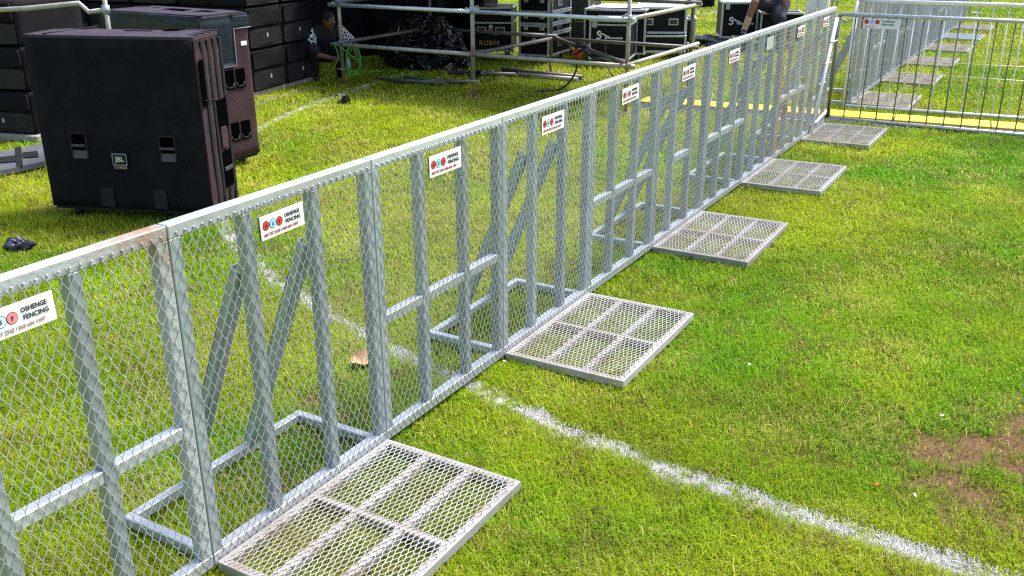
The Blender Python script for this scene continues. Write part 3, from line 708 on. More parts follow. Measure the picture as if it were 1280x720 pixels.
# right stack: corner C, side along DV (seen from the fence), front along -NV (seen behind the maroon speaker)
Cc = at(318, 123)
def place_sub(p, rz, lab):
    global k
    s = sub0 if k == 0 else copy_tree(sub0); k += 1
    s.location = p; s.rotation_euler = (0,0,rz); tag(s, lab, 'subwoofer', GS); return s
sd_ = Vector((.36,.93,0)).normalized(); sn = Vector((sd_.y, -sd_.x, 0)); srz = math.atan2(sd_.y, sd_.x)
for col in range(2):
    for tr_ in range(3):
        p = Cc+sd_*(col*.715); place_sub((p.x, p.y, .07+tr_*.495), srz, 'black subwoofer, %s of the %s column by the crouching man' % (tier[tr_], ['nearer', 'farther'][col]))
for col in range(5):
    for tr_ in range(3):
        p = Cc-sn*(1.0+col*.715)+sd_*.05-sn*0; place_sub((p.x-sn.x*0, p.y, .07+tr_*.495), srz-math.pi/2, 'black subwoofer, %s of the %s column behind the maroon speaker' % (tier[tr_], ['rightmost', 'second from right', 'middle', 'second from left', 'leftmost'][col]))
t = tag(MB().cbox(-.05, 1.5, .02, 1.0, .012, .066, .004).build('base_board', plywood), 'weathered plywood board under the subwoofer columns by the crouching man', 'board'); t.location = Cc-sn*0+Vector((0,0,0)); t.rotation_euler = (0,0,srz)
# left stack
Lc = at(50, 178); lrz = R(-14)
for tr_ in range(3):
    ld = Vector((math.cos(lrz), math.sin(lrz), 0))
    s = place_sub((Lc-ld*.72+Vector((0,0,.075+tr_*.42)))[:], lrz, 'black subwoofer, %s of the stack at the left edge' % tier[tr_]); s.scale = (1,1,.84)
for tr_ in range(3):
    s = place_sub((Lc-ld*1.45+Vector((0,0,.075+tr_*.42)))[:], lrz, 'black subwoofer, %s of the column cut off by the left edge' % tier[tr_]); s.scale = (1,1,.84)
o = tag(MB().cbox(-1.5, .03, -.06, .98, .012, .072, .004).build('base_board', plywood), 'grey plywood board under the subwoofer stack at the left edge', 'board'); o.location = Lc; o.rotation_euler = (0,0,lrz)
# grey panel lying on the grass
pa = at(-60, 216); pb = at(56, 192); pc = at(58, 212); pd = at(-60, 238)
m = MB(); m.hexa([pd+Vector((0,0,.03)), pc+Vector((0,0,.03)), pb+Vector((0,0,.05)), pa+Vector((0,0,.05)), pd+Vector((0,0,.075)), pc+Vector((0,0,.075)), pb+Vector((0,0,.10)), pa+Vector((0,0,.10))])
t = tag(m.build('floor_panel', boardm), 'dark grey panel lying on the grass behind the large speaker', 'panel')
m = MB()
for f in (.45, .72): m.bar(pd.lerp(pc, f)+Vector((0,0,.078)), pa.lerp(pb, f)+Vector((0,0,.103)), .05, .008)
for f in (.6, .85): m.bar(pd.lerp(pc, f).lerp(pa.lerp(pb, f), .3)+Vector((0,0,.088)), pd.lerp(pc, f).lerp(pa.lerp(pb, f), .6)+Vector((0,0,.095)), .12, .012)
m.build('hinge_strip', blackbox, t)

# ------------------------------------------------------------------ scaffold
SC = [at(430,108), at(592,123)]
sx0 = SC[1]; base = {}
for i_ in range(3):
    for j_ in range(2): base[(i_, j_)] = sx0+NV*(2.0*(i_-1))+DV*(1.97*j_)
base[(0,0)] = at(430,107)
sct = thing('scaffold', 'grey tube scaffold frame of six standards with red jacks, over the crouching man', 'scaffold', base[(1,0)])
off = base[(1,0)]
L_ = lambda p, z: Vector((p.x-off.x, p.y-off.y, z))
TOP = 1.50
for key, p in base.items():
    dark = key[1] == 1
    o = MB().tube([L_(p,.22), L_(p,TOP)], .0242, 12).build('standard', scafd if dark else scaf, sct)
    jk = MB(); jk.tube([L_(p,.02), L_(p,.25)], .019, 10); jk.box(L_(p,0).x-.075, L_(p,0).x+.075, L_(p,0).y-.075, L_(p,0).y+.075, .006, .018); jk.build('jack', scafr, o)
    if not dark:
        cl = MB()
        for z in (.215,): cl.disc(L_(p, z), (0,0,1), .05, .012, 10); cl.bar(L_(p,z)-NV*.09, L_(p,z)+NV*.09, .02, .014)
        cl.build('jack_nut', clampm, o)
def ledger(a, b, z, mat, ext=.12, r=.0242, zb=None, side=None):
    pa_, pb_ = L_(base[a], z), L_(base[b], zb if zb is not None else z); dd = (pb_-pa_).normalized()
    sh = dd.cross(Vector((0,0,1)))*.05
    if side is not None: sh *= side
    return MB().tube([pa_-dd*ext+sh, pb_+dd*ext+sh], r, 12).build('ledger', mat, sct)
for a, b in (((0,0),(1,0)), ((1,0),(2,0))):
    ledger(a, b, 1.02, scafb, .10 if a == (1,0) else .12); ledger(a, b, .53, scaf)
ledger((2,0),(2,1), .55, scaf); ledger((2,0),(2,1), 1.03, scaf); ledger((1,1),(2,1), .52, scafd); ledger((0,1),(1,1), .55, scafd)
ledger((1,1),(2,1), 1.06, scafd); ledger((0,0),(0,1), .56, scafd); ledger((0,0),(0,1), 1.06, scafd); ledger((0,1),(1,1), 1.06, scafd)
ledger((1,0),(1,1), .54, scafd, .1, zb=.52); ledger((2,0),(1,1), .53, scafd, .05, zb=.52)
for key in ((0,0),(1,0),(2,0),(1,1),(2,1)):
    p = base[key]
    for z in (.53, 1.03):
        cl = MB(); c = L_(p, z)
        cl.tube([c+Vector((0,0,-.035)), c+Vector((0,0,.035))], .034, 10)
        for a in range(4):
            q = Vector((math.cos(a*1.57+.4), math.sin(a*1.57+.4), 0)); cl.bar(c+q*.03, c+q*.085+Vector((0,0,.02)), .018, .035)
        cl.build('clamp', clampr if (z < .6 and key in ((1,0),(2,0))) else clampm, sct)
dk = MB()  # unseen deck over the frame, lowered and stretched left and back for shade
pA, pB, pC, pD = [L_(base[k_], TOP) for k_ in ((0,0),(2,0),(2,1),(0,1))]; pA = pA-NV*1.3; pD = pD-NV*1.3
for k_ in range(8):
    f0, f1 = k_/8+.004, (k_+1)/8-.004
    a, b = pA.lerp(pB, f0), pA.lerp(pB, f1); c, d = pD.lerp(pC, f1), pD.lerp(pC, f0)
    dk.hexa([a, b, c, d]+[q+Vector((0,0,.05)) for q in (a, b, c, d)])
pA, pB = [L_(base[k_], TOP) for k_ in ((0,1),(1,1))]; pA = pA-NV*1.3  # rear boards added to darken the ground around the crouching man
for k_ in range(8):
    f0, f1 = k_/8+.004, (k_+1)/8-.004
    a, b = pA.lerp(pB, f0)+DV*.02, pA.lerp(pB, f1)+DV*.02; c, d = b+DV*2.2, a+DV*2.2
    dk.hexa([a, b, c, d]+[q+Vector((0,0,.05)) for q in (a, b, c, d)])
dk.build('shade_deck', plywood, sct)
# left scaffold bit behind the subwoofers
P = atY(132.5, 12, 8.15); t = thing('scaffold_handrail', 'scaffold upright and cranked rail behind the large black speaker', 'scaffold', (P.x, P.y, 0))
MB().tube([(0,0,.01),(0,0,1.75)], .019, 10).build('upright', scaf, t)
zz = P.z
pts = [atY(u, v, 8.15) for u, v in ((131,12.5),(111,15),(99,4),(33,10.5),(-30,14))]
MB().tube([Vector((p.x-P.x, 0.0, p.z)) for p in pts], .021, 10).build('rail', scaf, t)
MB().tube([(0,0,zz-.035),(0,0,zz+.035)], .031, 10).build('clamp', clampm, t)

# black drape that closes the back of the stage
def drape(name, label, p0, p1, h_, mat, amp=.05, per=.35):
    p0, p1 = Vector(p0), Vector(p1); L = (p1-p0).length; d_ = (p1-p0)/L; nrm = Vector((-d_.y, d_.x, 0)); nS = int(L/.04)
    vs_ = []; fs_ = []
    for side in (0, .012):
        for i_ in range(nS+1):
            s_ = L*i_/nS; o_ = amp*math.sin(s_*6.28/per)+amp*.5*math.sin(s_*6.28/per*.43+1)
            for z_ in (.02, h_*.5, h_): vs_.append(p0+d_*s_+nrm*(o_*(1 if z_ < h_ else .6)+side)+Vector((0,0,z_)))
    m_ = (nS+1)*3
    for sd_i, b_ in ((0, 0), (1, m_)):
        for i_ in range(nS):
            for q in range(2):
                a_ = b_+i_*3+q; f_ = (a_, a_+3, a_+4, a_+1); fs_.append(f_ if sd_i == 0 else f_[::-1])
    for i_ in range(nS): fs_.append((i_*3+2, i_*3+5, m_+i_*3+5, m_+i_*3+2))
    o = MB().add(vs_, fs_, True).build(name, mat); tag(o, label, 'drape'); return o
drape('backdrop_drape', 'black drape closing the scaffold behind the crouching man', (-3.6,14.9,0), (-.75,15.6,0), 2.4, black)
drape('backdrop_drape', 'added black sheet filling the dark void behind the upper left subwoofers', (-9.5,12.6,0), (-3.4,14.95,0), 2.6, black)  # backing sheet added only to keep the gap beside the stacks dark
drape('backdrop_drape', 'dark drape hanging far away left of the person in shorts', at(858,10), at(893,10), 1.0, black, .04, .22)
# covered black boxes inside the scaffold
def covered(px0, px1, ybase, h_, dep, label, seed):
    a = at(px0, ybase); b = at(px1, ybase+3); L = (b-a).length
    t = thing('covered_box', label, 'covered box', a, math.atan2(b.y-a.y, b.x-a.x)); soft_box(0, L, 0, dep, .03, h_, .02, seed, 14).build('cover', black, t)
    m = MB(); m.tube([(L*.55,-.02,.05),(L*.56,-.025,h_*.6),(L*.53,-.02,h_)], .008, 6); m.tube([(0,-.02,h_*.62),(L,-.02,h_*.58)], .008, 6); m.build('strap', handlem, t); return t
covered(545, 602, 66, 1.35, .7, 'tall black covered box left of the yellow lettered case', 21)
covered(470, 548, 72, 1.25, .6, 'lower black covered box behind the crumpled plastic sheet', 22)

# ------------------------------------------------------------------ flight cases: local x along the front, front looks along -Y
def flight_case(name, label, p, rz, w_, d_, h_, z0=.12, lids=(), body=caseblk, edge=.03, handles=(), latches=(), casters=True, side_handles=(), lidmat=None, group='black flight cases around the scaffold'):
    t = thing(name, label, 'flight case', p, rz, group); z1 = z0+h_; e = edge
    MB().cbox(e*.5, w_-e*.5, e*.5, d_-e*.5, z0+e*.5, z1-e*.5, .003).build('panel', body, t)
    if lidmat: MB().cbox(e, w_-e, e, d_-e, z1-e*.5, z1-e*.5+.012, .002).build('lid', lidmat, t)
    f = MB(); a = e/2
    for yy in (a, d_-a):
        for zz in (z0+a, z1-a): f.cbox(e, w_-e, yy-a, yy+a, zz-a, zz+a, .003)
        for xx in (a, w_-a): f.cbox(xx-a, xx+a, yy-a, yy+a, z0+e, z1-e, .003)
    for xx in (a, w_-a):
        for zz in (z0+a, z1-a): f.cbox(xx-a, xx+a, e, d_-e, zz-a, zz+a, .003)
    for zl in lids:
        f.box(e, w_-e, .004, .012, zl-.012, zl+.012); f.box(w_-.012, w_-.004, e, d_-e, zl-.012, zl+.012)
    f.build('edge_trim', alum, t)
    for xx in (a, w_-a):
        for yy in (a, d_-a):
            for zz in (z0+a, z1-a): MB().ell((xx, yy, zz), (e*.85,)*3, 10, 6).build('corner', alum, t)
    for hx, hz in handles:
        hd = MB().cbox(hx-.075, hx+.075, .004, .014, hz-.05, hz+.05, .004).build('handle', alum, t)
        MB().box(hx-.058, hx+.058, .001, .0045, hz-.034, hz+.034).build('handle_recess', casegrn, hd)
        MB().tube([(hx-.05,.0,hz+.012),(hx-.045,-.012,hz),(hx+.045,-.012,hz),(hx+.05,0,hz+.012)], .007, 6).build('handle_grip', handlem, hd)
    for hy, hz in side_handles:
        hd = MB().cbox(w_-.014, w_-.004, hy-.075, hy+.075, hz-.05, hz+.05, .004).build('handle', alum, t); MB().box(w_-.0045, w_-.001, hy-.058, hy+.058, hz-.034, hz+.034).build('handle_recess', casegrn, hd)
    for lx, lz in latches:
        lt = MB().cbox(lx-.035, lx+.035, .006, .013, lz-.045, lz+.045, .003).build('latch', alum, t); MB().box(lx-.012, lx+.012, .0, .0055, lz-.03, lz+.03).build('latch_key', clampm, lt)
    if casters:
        for xx in (.12, w_-.12):
            for yy in (.10, d_-.10):
                cc = MB().box(xx-.04, xx+.04, yy-.04, yy+.04, z0-.014, z0-.002); cc.bar((xx-.024,yy,z0-.075),(xx-.024,yy,z0-.012),.004,.04,(0,1,0)); cc.bar((xx+.024,yy,z0-.075),(xx+.024,yy,z0-.012),.004,.04,(0,1,0))
                o = cc.build('caster', clampm, t); MB().disc((xx, yy, z0-.068), (1,0,0), .05, .03, 18).build('wheel', blackbox, o)
    return t
crz = math.atan2(NV.y, NV.x)+R(6)
cr2 = R(-14)
ga = at(592, 74); gb = at(642, 76)
c1 = flight_case('flight_case', 'black flight case with yellow lettering and a red sticker, behind the scaffold', ga, cr2+R(8), .62, .6, .66, .12, lids=(.55,), handles=((.13,.44),(.42,.44)))
text('ROBIN', .105, yellowtxt, c1, front_at(.09, .006, .215)); MB().box(.245,.30,.0,.004,.40,.52).build('sticker', white, c1); MB().box(.257,.29,-.002,.0,.42,.48).build('sticker_mark', redplug, c1); MB().box(.32,.40,-.002,.004,.37,.41).build('yellow_tape', yellow, c1)
gb = at(648, 78.5)
def stack_case(p, rz, w_, d_, hs, labs, **kw):
    z = .11
    for i_, h_ in enumerate(hs):
        flight_case('flight_case', labs[i_], Vector((p.x, p.y, 0)), rz, w_, d_, h_-.004, z if i_ == 0 else z+.0, casters=(i_ == 0), latches=((.12, z+h_*.75), (w_-.12, z+h_*.75)) if i_ else ((w_*.5, z+h_*.7),), lidmat=casegry if i_ == len(hs)-1 else None, side_handles=((d_*.5, z+h_*.5),), body=kw.get('body', caseblk)); z += h_
stack_case(gb, cr2-R(12), .50, .85, (.32,.14,.17,.25), ('black flight case at the bottom of the four high stack', 'shallow case second from below in the four high stack', 'shallow case third from below in the four high stack', 'topmost case with silver lid on the four high stack'))
gc_ = at(712, 70); flight_case('flight_case', 'tall dark green case behind the stack of four', Vector((gc_.x-.25, gc_.y+.35, 0)), cr2-R(10), .60, .6, .85, .11, handles=((.14,.55),(.44,.55)), body=casegrn, lidmat=casegry)
gd_ = at(735, 83); ge_ = at(783, 86)
c4 = flight_case('flight_case', 'black flight case with a white logo behind the right scaffold standard', gd_, cr2-R(2), .60, .75, .57, .10, lids=(.60,), latches=((.08,.60),), lidmat=casegry)
Z2 = MB(); 
p = gd_+Vector((-.02, .75, 0)); c5 = flight_case('flight_case', 'white topped flight case standing behind the white logo case', p, cr2-R(2), .95, .65, .66, .10, lidmat=casegry)
MB().add([(.12,.1,.775),(.85,.1,.775),(.85,.55,.775),(.12,.55,.775),(.2,.2,.80),(.78,.2,.80),(.78,.5,.80),(.2,.5,.80)], [(0,1,5,4),(1,2,6,5),(2,3,7,6),(3,0,4,7),(4,5,6,7)]).build('paper', white, c5)
ge = at(800, 82); c6 = flight_case('flight_case', 'wide black flight case with two recessed handles and silver lid', at(797, 74), cr2+R(10), .72, .8, .40, .38, handles=((.14,.56),(.52,.56)), lidmat=casegry, casters=False, edge=.035)
MB().box(.25,.52,.3,.5,.77,.782).build('paper', white, c6)
c7 = flight_case('flight_case', 'low dark wheeled case under the wide two handled case', at(797, 75), cr2+R(10), .72, .8, .255, .115, edge=.028)
c8 = flight_case('flight_case', 'small case beside the wide two handled case with bright corner posts', at(854, 69), cr2+R(6), .17, .4, .46, .11, edge=.035)
# case on the right with the seated person
c9 = flight_case('flight_case', 'black flight case with white logo next to the person in black shorts', at(899, 57), R(-6), .62, .75, .60, .12, lids=(), latches=((.10,.64),(.50,.64)), lidmat=casegry, edge=.035)
c10 = flight_case('flight_case', 'low black case the person in shorts sits on', at(947, 61)+Vector((.02,.05,0)), R(-6), .70, .5, .48, .10, edge=.03)
def logo(parent, x, z, k=1.):
    """white S shaped emblem with a tail and a line of small worn lettering"""
    m = MB(); P = catmull([(.045,0,.085),(.015,0,.10),(-.005,0,.075),(.02,0,.05),(.045,0,.03),(.02,0,.0),(-.015,0,.012)], 5)
    m.tube([Vector((x+p[0]*k, .0055, z+p[2]*k)) for p in P], .012*k, 6)
    P = catmull([(.03,0,.06),(.07,0,.066),(.12,0,.040),(.17,0,.034)], 5); m.tube([Vector((x+p[0]*k, .0055, z+p[2]*k)) for p in P], [.010*k]*(len(P)-4)+[.008*k,.006*k,.004*k,.002*k], 6)
    o = m.build('emblem', whitetxt, parent); m = MB(); rr = random.Random(5); xx = .10
    while xx < .34:
        w_ = rr.uniform(.008, .018); m.box(x+xx*k, x+(xx+w_)*k, .0045, .0065, z+.004*k, z+(.018+rr.uniform(0, .012))*k); xx += w_+rr.uniform(.002, .006)
    m.build('worn_lettering', whitetxt, o); return o
logo(c4, .13, .40, 1.05); logo(c9, .15, .35, 1.15)
# dark cloth on the grass left of it
def lump(name, label, cat, c, rad, mat, seed, sharp=.35, n=4, flat=True):
    bm = bmesh.new(); bmesh.ops.create_icosphere(bm, subdivisions=n, radius=1); rr = np.random.default_rng(seed); K = rr.normal(size=(26, 3)); ph = rr.uniform(0, 6, 26); fr = rr.uniform(1.2, 5.5, 26)
    for v in bm.verts:
        p = v.co.copy(); s_ = 0
        for q in range(26):
            kk = K[q]/np.linalg.norm(K[q]); s_ += (1-2*abs(math.sin(fr[q]*(kk[0]*p.x+kk[1]*p.y+kk[2]*p.z)+ph[q])))/26*1.6
        p *= 1+sharp*s_; z_ = p.z
        if flat and z_ < -.35: z_ = -.35-.05*(p.x*p.x)
        v.co = Vector((p.x*rad[0], p.y*rad[1], (z_+.38)*rad[2]))
    bm.verts.index_update(); o = MB().add([v.co[:] for v in bm.verts], [[v.index for v in f.verts] for f in bm.faces], False).build(name, mat); bm.free()
    o.location = c; return tag(o, label, cat)
clothm = M('dark_blue_cloth', (.02,.025,.04), .8, 0, None, .5, 20)
o = lump('folded_cloth', 'dark cloth lying on the grass beside the logo case', 'cloth', at(885, 59)+Vector((0,.25,0)), (.42,.30,.16), clothm, 5, .5)
o = lump('plastic_sheet', 'large crumpled black plastic sheet heaped behind the scaffold', 'plastic sheet', at(532, 88)+Vector((-.05,.25,0)), (.78,.42,.60), plastic, 9, .30, 5); o.rotation_euler = (0,0,R(-20))
o = lump('plastic_sheet', 'low fold of black plastic beside the heap by the jack', 'plastic sheet', at(598, 96), (.35,.16,.07), plastic, 19, .6)
lump('plastic_bag', 'crumpled dark plastic bag on the grass left of the large speaker', 'plastic bag', at(24, 313), (.115,.075,.085), M('navy_plastic', (.014,.018,.034), .35, 0, None, .5, 30), 3, .8)
lump('plastic_bag', 'crumpled black plastic on the grass in front of the scaffold', 'plastic bag', at(432, 131), (.085,.06,.085), plastic, 4, .8)
lump('plastic_scrap', 'small black plastic scrap near the left jack', 'plastic scrap', at(405, 118), (.05,.035,.035), plastic, 6, .8)
# lying tubes and planks
def lying(u0, v0, u1, v1, r, mat, label, name='lying_tube', cat='tube'):
    a, b = at(u0, v0), at(u1, v1); o = MB().tube([(0,0,r+.02), (b.x-a.x, b.y-a.y, r+.02)], r, 10).build(name, mat); o.location = a; tag(o, label, cat, 'tubes lying under the scaffold'); return o
lying(472,103,556,108.5,.026,scafd,'grey tube on the grass nearest the green cable')
lying(505,102,586,107.5,.026,scafd,'grey tube on the grass left of the middle jack')
lying(562,95,645,98,.030,scafd,'grey tube on the grass right of the middle jack')
lying(628,92,728,102,.034,scafd,'long dark tube on the grass below the stack of cases')
lying(648,98,722,104,.030,scaf,'paler tube beside the long dark tube on the grass')
# cables
def cable(name, pts, r, mat, label, n=6):
    P = catmull([tuple(p) for p in pts], n); o = MB().tube([Vector(p) for p in P], r, 8).build(name, mat); return tag(o, label, 'cable')
B0 = base[(0,0)]
coil = []
for k_ in range(24):
    a = k_*.75; rr_ = .10+.02*math.sin(k_*1.7); coil.append((B0.x+.16+rr_*.7*math.cos(a), B0.y-.10+.05*math.sin(k_*.9), .33+rr_*1.9*math.sin(a)))
cable('green_cable', [(B0.x-.30,B0.y-.02,.02),(B0.x-.22,B0.y-.1,.10),(B0.x-.03,B0.y-.12,.36),(B0.x-.05,B0.y-.12,.55)]+coil+[(B0.x+.10,B0.y-.15,.20)]+[(p.x, p.y, .10) for p in (at(470,99), at(500,103), at(545,110))], .0085, green, 'green cable coiled on the left scaffold standard and trailing over grass')
o = lump('blue_connector', 'pale blue connector box hanging at the left scaffold standard', 'connector', (B0.x+.09, B0.y-.10, .26), (.03,.03,.09), M('pale_blue_plastic', (.30,.38,.42), .5), 8, .1, 3, False)
q0_ = base[(2,0)].lerp(base[(1,1)], .45)
RP = Vector((q0_.x, q0_.y, .50))
RP = atY(722, 66, 11.9)
t = thing('power_connector', 'red power connector hanging from the scaffold brace with a black cable', 'connector', (RP.x, RP.y, 0))
MB().tube([(0,0,RP.z-.06),(0,0,RP.z+.05)], .045, 12).ell((0.0,0,RP.z), (.07,.06,.055)).build('red_body', redplug, t)
MB().tube([(-.03,0,RP.z+.06),(.0,-.01,RP.z+.1),(.10,0,RP.z+.08),(.16,0,RP.z+.02)], .03, 8).build('black_sleeve', blackcab, t)
MB().tube([Vector(p) for p in catmull([(0,0,RP.z-.05),(-.02,.0,.25),(-.12,-.02,.10),(-.25,-.05,.03),(-.50,-.1,.03)], 6)], .012, 8).build('cable', blackcab, t)
bp0 = base[(2,0)].lerp(base[(1,1)], .1); bp1 = base[(2,0)].lerp(base[(1,1)], .4)
cable('black_cable', [(bp0.x,bp0.y,.49),(bp0.x-.15,bp0.y+.1,.54),(bp1.x,bp1.y,.47),(bp1.x-.1,bp1.y,.56),(bp1.x-.2,bp1.y+.1,.50)], .016, blackcab, 'black cable taped along the scaffold brace beside the red connector')
bq = at(757, 96); cable('black_cable', [(bq.x-.02,bq.y,.50),(bq.x+.0,bq.y-.05,.2),(bq.x+.10,bq.y-.2,.03),(bq.x+.3,bq.y-.4,.02)], .012, blackcab, 'short black cable dropping to the grass near the right scaffold standard')
# litter on the grass
def scrap(name, label, cat, c, s, mat, curl=.5, rz=0):
    vs_ = []; fs_ = []; n_ = 9
    for side in (0, 1):
        for i_ in range(n_):
            for j_ in range(n_):
                a = (i_/(n_-1)-.5)*2; b = (j_/(n_-1)-.5)*2; rr_ = math.hypot(a, b)
                sc_ = min(1, 1/max(rr_, 1e-6))**.6
                vs_.append((a*s[0]*sc_, b*s[1]*sc_, (abs(b)**2*curl+.25*curl*math.sin(a*4+b*2))*s[1]+side*.0025+.03))
    for side in (0, 1):
        for i_ in range(n_-1):
            for j_ in range(n_-1):
                a = side*n_*n_+i_*n_+j_; f_ = (a, a+n_, a+n_+1, a+1); fs_.append(f_ if side else f_[::-1])
    o = MB().add(vs_, fs_, True).build(name, mat); o.location = c; o.rotation_euler = (R(22),0,rz); return tag(o, label, cat)
scrap('cardboard_scrap', 'curled tan cardboard scrap on the grass behind the fence', 'scrap', at(455, 456)+Vector((0,0,.0)), (.058,.044), cardboard, .5, .1)
scrap('dry_leaf', 'small orange leaf on the grass above the white line', 'leaf', at(1091, 612), (.012,.006), leafm, .8, .7)
scrap('paper_scrap', 'tiny white scrap on the grass near the bare earth', 'scrap', at(1140, 625), (.004,.008), litterw, .3, .2)
scrap('plastic_scrap', 'tiny purple scrap at the edge of the bare earth', 'scrap', at(1174, 525), (.010,.005), litterp, .3, .2)
scrap('paper_scrap', 'white paper scrap behind the second floor plate', 'scrap', at(681, 365), (.035,.02), litterw, .5, .5)
scrap('paper_scrap', 'white scrap beside the second floor plate corner', 'scrap', at(934, 461), (.008,.005), litterw, .3, .5)
scrap('paper_scrap', 'tiny white scrap below the near corner of the second floor plate', 'scrap', at(629, 457), (.006,.005), litterw, .3, .5)

# ------------------------------------------------------------------ people
def limb(m, pts, rs, n=12):
    P = [Vector(p) for p in pts]
    for i_ in range(len(P)-1):
        k_ = 5; m.tube([P[i_].lerp(P[i_+1], q/k_) for q in range(k_+1)], [rs[i_]+(rs[i_+1]-rs[i_])*q/k_ for q in range(k_+1)], n)
    for p, r in zip(P, rs): m.ell(p, (r, r, r), n, 8)
def remesh(o, vox, smooth=6):
    r = o.modifiers.new('r', 'REMESH'); r.mode = 'VOXEL'; r.voxel_size = vox; r.use_smooth_shade = True
    s = o.modifiers.new('s', 'SMOOTH'); s.iterations = smooth; s.factor = .5
def hand(m, wrist, d, palm_n):
    """palm, four curled fingers and a side thumb"""
    d = Vector(d).normalized(); pn_ = Vector(palm_n); pn_ = (pn_-d*pn_.dot(d)).normalized(); sdv = d.cross(pn_); w0 = Vector(wrist)
    c = w0+d*.05; m.tube([w0, w0+d*.045, w0+d*.09], [.026,.036,.034], 10)
    for k_, (lf, o_) in enumerate(((.068,-.027),(.078,-.009),(.072,.009),(.056,.027))):
        a = w0+d*.085+sdv*o_; b = a+d*lf*.5+pn_*lf*.12; e = b+d*lf*.28+pn_*lf*.34; g = e+pn_*lf*.28-d*.004
        limb(m, [a, b, e, g], [.0092,.0085,.008,.007], 8)
    a = w0+d*.03-sdv*.028; b = a-sdv*.030+d*.03+pn_*.012; e = b+d*.028+pn_*.018; limb(m, [a, b, e], [.012,.0105,.009], 8)
def head(m, c, fwd, up):
    fwd = Vector(fwd).normalized(); up = Vector(up); up = (up-fwd*up.dot(fwd)).normalized(); rt = fwd.cross(up); c = Vector(c)
    rot = Matrix((rt, fwd, up)).transposed()
    m.ell(c, (.076,.094,.108), 16, 12, rot); m.ell(c+fwd*.035-up*.062, (.054,.056,.055), 12, 8, rot)
    m.ell(c+fwd*.094-up*.022, (.014,.020,.024), 10, 6, rot); m.ell(c+fwd*.088-up*.058, (.026,.012,.010), 10, 6, rot)
    m.ell(c+fwd*.084+up*.022, (.050,.016,.010), 10, 6, rot)
    for s_ in (-1, 1): m.ell(c+rt*.076*s_-up*.01-fwd*.005, (.010,.022,.032), 8, 6, rot)
    return rot
def face(parent, c, fwd, up, rot):
    fwd = Vector(fwd).normalized(); up = Vector(up); up = (up-fwd*up.dot(fwd)).normalized(); rt = fwd.cross(up); c = Vector(c)
    e = MB()
    for s_ in (-1, 1): e.ell(c+rt*.031*s_+fwd*.084+up*.004, (.014,.010,.008), 10, 6, rot)
    e.build('eyes', M('eye_white', (.5,.46,.43), .3), parent)
    e = MB()
    for s_ in (-1, 1): e.ell(c+rt*.031*s_+fwd*.0925+up*.004, (.006,.004,.006), 8, 6, rot)
    e.build('iris', ink, parent)
    h_ = MB(); h_.ell(c-fwd*.014+up*.022, (.083,.096,.098), 16, 12, rot); hr = h_.build('hair', hairm, parent)
# crouching man: local -Y faces the camera side, +X to the right
P = at(408, 101); t = thing('person', 'crouching person in black shirt with white patterned sleeves reaching for the green cable', 'person', (P.x-.02, P.y+.15, 0), R(25))
HCn = Vector((.02,-.24,.80)); hf = (.35,-.85,-.45)
m = MB(); hip = Vector((-.02,.08,.34)); chest = Vector((.0,-.10,.60)); neck = Vector((.01,-.17,.70))
limb(m, [hip, (hip+chest)/2, chest, neck], [.13,.125,.135,.055]); rot = head(m, HCn, hf, (0,0,1)); limb(m, [neck, HCn], [.055,.05])
sh = {-1: Vector((-.19,-.10,.63)), 1: Vector((.19,-.12,.64))}
el = {-1: Vector((-.24,-.24,.38)), 1: Vector((.36,-.26,.46))}; wr = {-1: Vector((-.01,-.42,.33)), 1: Vector((.30,-.45,.44))}
for s_ in (-1, 1):
    limb(m, [chest+Vector((s_*.08,0,.03)), sh[s_]], [.09,.062]); limb(m, [sh[s_], el[s_], wr[s_]], [.056,.043,.028]); hand(m, wr[s_], wr[s_]-el[s_], (0,-.2,-1))
kn = {-1: Vector((-.22,-.28,.44)), 1: Vector((.20,-.26,.46))}; an = {-1: Vector((-.18,-.06,.09)), 1: Vector((.18,-.02,.09))}
for s_ in (-1, 1): limb(m, [hip+Vector((s_*.09,0,-.02)), kn[s_], an[s_]], [.095,.065,.042])
bd = m.build('body', skin1, t); remesh(bd, .0055, 3); face(t, HCn, hf, (0,0,1), rot)
m = MB(); limb(m, [hip+Vector((0,0,.02)), (hip+chest)/2, chest, neck-Vector((0,-.01,.05))], [.148,.145,.152,.085])
for s_ in (-1, 1): limb(m, [chest+Vector((s_*.08,0,.03)), sh[s_]], [.10,.075])
o = m.build('shirt', tshirt, t); remesh(o, .010, 3)
for s_ in (-1, 1):
    m = MB(); limb(m, [sh[s_], sh[s_].lerp(el[s_], .72)], [.080,.066]); o = m.build('sleeve', print_w, t); remesh(o, .008, 2); o['label'] = 'black sleeve with white pattern'
m = MB()
for s_ in (-1, 1): limb(m, [hip+Vector((s_*.085,0,-.02)), kn[s_], kn[s_].lerp(an[s_], .9)], [.115,.082,.065])
o = m.build('trousers', tshirt, t); remesh(o, .010, 3)
for s_ in (-1, 1):
    m = MB(); a = an[s_]; m.ell((a.x, a.y-.06, .045), (.047,.125,.045), 12, 8); m.ell((a.x, a.y, .075), (.045,.06,.06), 12, 8); m.build('shoe', shoe, t)
